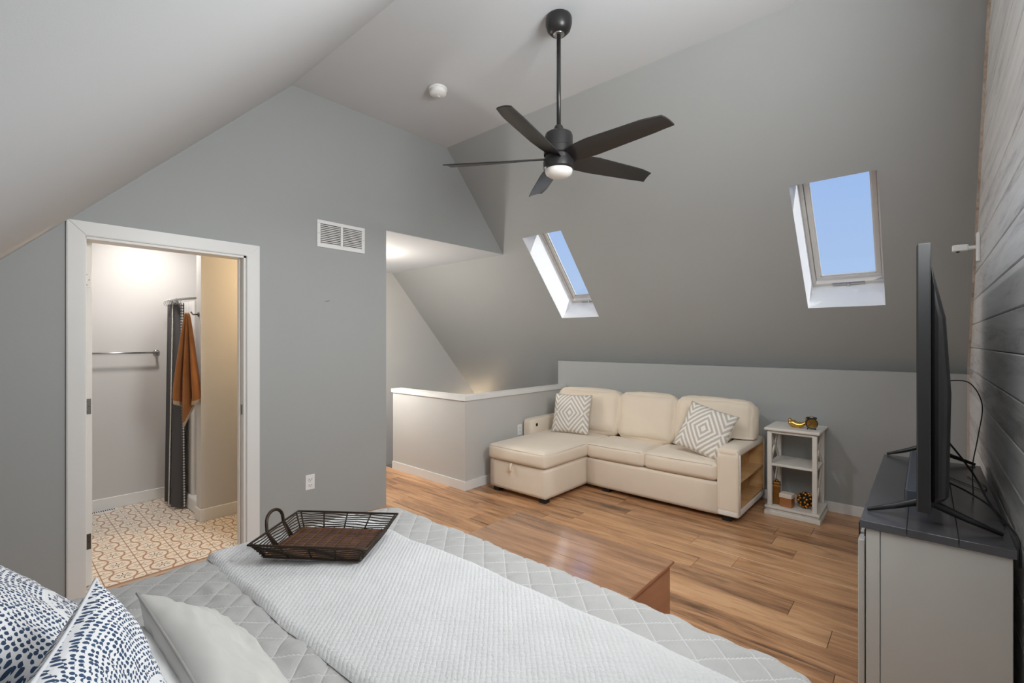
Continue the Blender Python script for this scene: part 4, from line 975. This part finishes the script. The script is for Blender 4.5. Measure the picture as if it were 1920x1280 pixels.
MB().lathe([(0, 0), (0.02, 0), (0.02, 0.006), (0, 0.008)], 20, Matrix.Rotation(-PI/2, 4, 'Y')).build('rosette', 'hinge', tk, True); MB().tube([(0, 0, 0), (-0.04, 0, -0.004), (-0.055, 0, 0.018)], 0.006, 8).build('prong', 'hinge', tk, True)
def towel():
    n, m = 70, 46; u = np.linspace(0, 1, n); v = np.linspace(0, 1, m); U, V = np.meshgrid(u, v, indexing='ij')
    Lw = 0.70+0.24*np.exp(-((U-0.48)/0.16)**2)+0.03*np.sin(U*9); s = V*Lw
    wd = 0.02+0.185*np.clip(s/0.66, 0, 1)**0.75; wd = wd*np.where(s > 0.66, 1-1.4*(s-0.66), 1)
    lat = (U-0.52)*wd; dep = (0.010+0.030*np.clip(s/0.5, 0, 1))*np.cos(U*2.6*2*PI+0.8+V*0.6)
    rt = np.array([0.6626, -0.749]); fw = np.array([0.749, 0.6626])
    X = lat*rt[0]+dep*fw[0]; Y = lat*rt[1]+dep*fw[1]; Zz = -s
    o = link('hand_towel', grid_mesh('hand_towel', np.stack([X, Y, Zz], -1), np.stack([U, V], -1)), 'towel'); o.location = (1.085, 4.42, 1.668)
    sl = o.modifiers.new('s', 'SOLIDIFY'); sl.thickness = 0.006
    tag(o, 'ochre brown towel hanging from the hook by the shower', 'towel')
towel()
sp = empty('shower_tray', (1.7, 4.865, 0), 'white shower tray and wall panel inside the alcove', 'shower')
MB().box(-0.50, 0.53, -0.40, 0.40, 0, 0.06, 0.01, 2).box(-0.53, -0.45, -0.40, 0.40, 0, 0.12, 0.015, 2).build('tray', 'white', sp); MB().box(-0.45, 0.53, 0.385, 0.40, 0.06, 1.74).build('wall_panel', 'white', sp); MB().box(-0.45, 0.53, -0.40, -0.385, 0.06, 1.74).build('wall_panel', 'white', sp)
rg = empty('floor_register', (0.60, 5.215, 0), 'white slotted floor register beside the bathroom baseboard', 'register')
MB().box(-0.17, 0.17, -0.032, 0.032, 0, 0.006, 0.002, 1).build('frame', 'white', rg)
for k in range(22): MB().box(-0.155+k*0.0142, -0.1475+k*0.0142, -0.02, 0.02, 0.0055, 0.0066).build('slot', 'slot', rg)
# lamps of the place, each with its own light
vs_ = empty('wall_sconce', (BX1, 3.95, 1.98), 'warm glass wall lamp at the bathroom vanity side', 'lamp')
MB().box(-0.02, 0, -0.06, 0.06, -0.06, 0.06, 0.004, 1).build('backplate', 'chrome', vs_); MB().sphere((-0.10, 0, 0), 0.065, 20).build('globe', 'lampglass', vs_, True); MB().tube([(-0.01, 0, 0), (-0.05, 0, 0)], 0.012).build('arm', 'chrome', vs_)
light('POINT', 'vanity_light', (BX1-0.20, 3.95, 1.98), 26, (1.0, 0.70, 0.38), shadow_soft_size=0.07)
dl = empty('downlight', (0.95, 4.72, BH), 'round recessed lamp in the bathroom ceiling', 'lamp')
MB().lathe([(0.055, 0), (0.075, 0), (0.075, -0.008), (0.055, -0.005)], 32).build('trim_ring', 'white', dl, True); MB().lathe([(0, -0.002), (0.055, -0.002), (0, -0.0025)], 32).build('lens', 'lampglass', dl)
o = light('AREA', 'downlight_light', (0.95, 4.72, BH-0.012), 14, (1.0, 0.95, 0.90), shape='DISK', size=0.12); aim(o, (0, 0.15, -1))
fm = empty('ceiling_lamp', (2.78, 4.52, SH), 'flush glass ceiling lamp over the stairs', 'lamp')
MB().lathe([(0, 0), (0.14, 0), (0.14, -0.02), (0, -0.02)], 36).build('pan', 'white', fm, True); MB().lathe([(0.13, -0.02), (0.125, -0.05), (0.09, -0.08), (0, -0.092)], 36).build('glass_bowl', 'lampglass', fm, True)
light('POINT', 'stair_ceiling_light', (2.78, 4.52, SH-0.16), 16, (1.0, 0.90, 0.78), shadow_soft_size=0.10)
ss = empty('stair_sconce', (5.25, 5.70, 0.15), 'warm wall lamp down in the stairwell', 'lamp')
MB().box(-0.05, 0.05, -0.02, 0, -0.08, 0.08, 0.004, 1).build('backplate', 'chrome', ss); MB().lathe([(0, -0.06), (0.04, -0.06), (0.06, 0.06), (0.055, 0.06), (0.036, -0.055), (0, -0.055)], 24, Matrix.Translation((0, -0.09, 0))).build('shade', 'lampglass', ss, True)
light('POINT', 'stair_sconce_light', (5.25, 5.60, 0.30), 5, (1.0, 0.80, 0.55), shadow_soft_size=0.05)
wl = empty('wall_sconce', (SX0, 4.50, 1.35), 'frosted wall lamp on the stairwell side wall', 'lamp')
MB().box(0, 0.02, -0.05, 0.05, -0.08, 0.08, 0.004, 1).build('backplate', 'chrome', wl); MB().lathe([(0, -0.10), (0.045, -0.10), (0.055, 0.10), (0, 0.10)], 28, Matrix.Translation((0.085, 0, 0))).build('shade', 'lampglass', wl, True); MB().tube([(0.01, 0, -0.06), (0.085, 0, -0.09)], 0.01).build('arm', 'chrome', wl)
light('POINT', 'stair_wall_light', (SX0+0.22, 4.50, 1.35), 36, (1.0, 0.985, 0.96), shadow_soft_size=0.08)
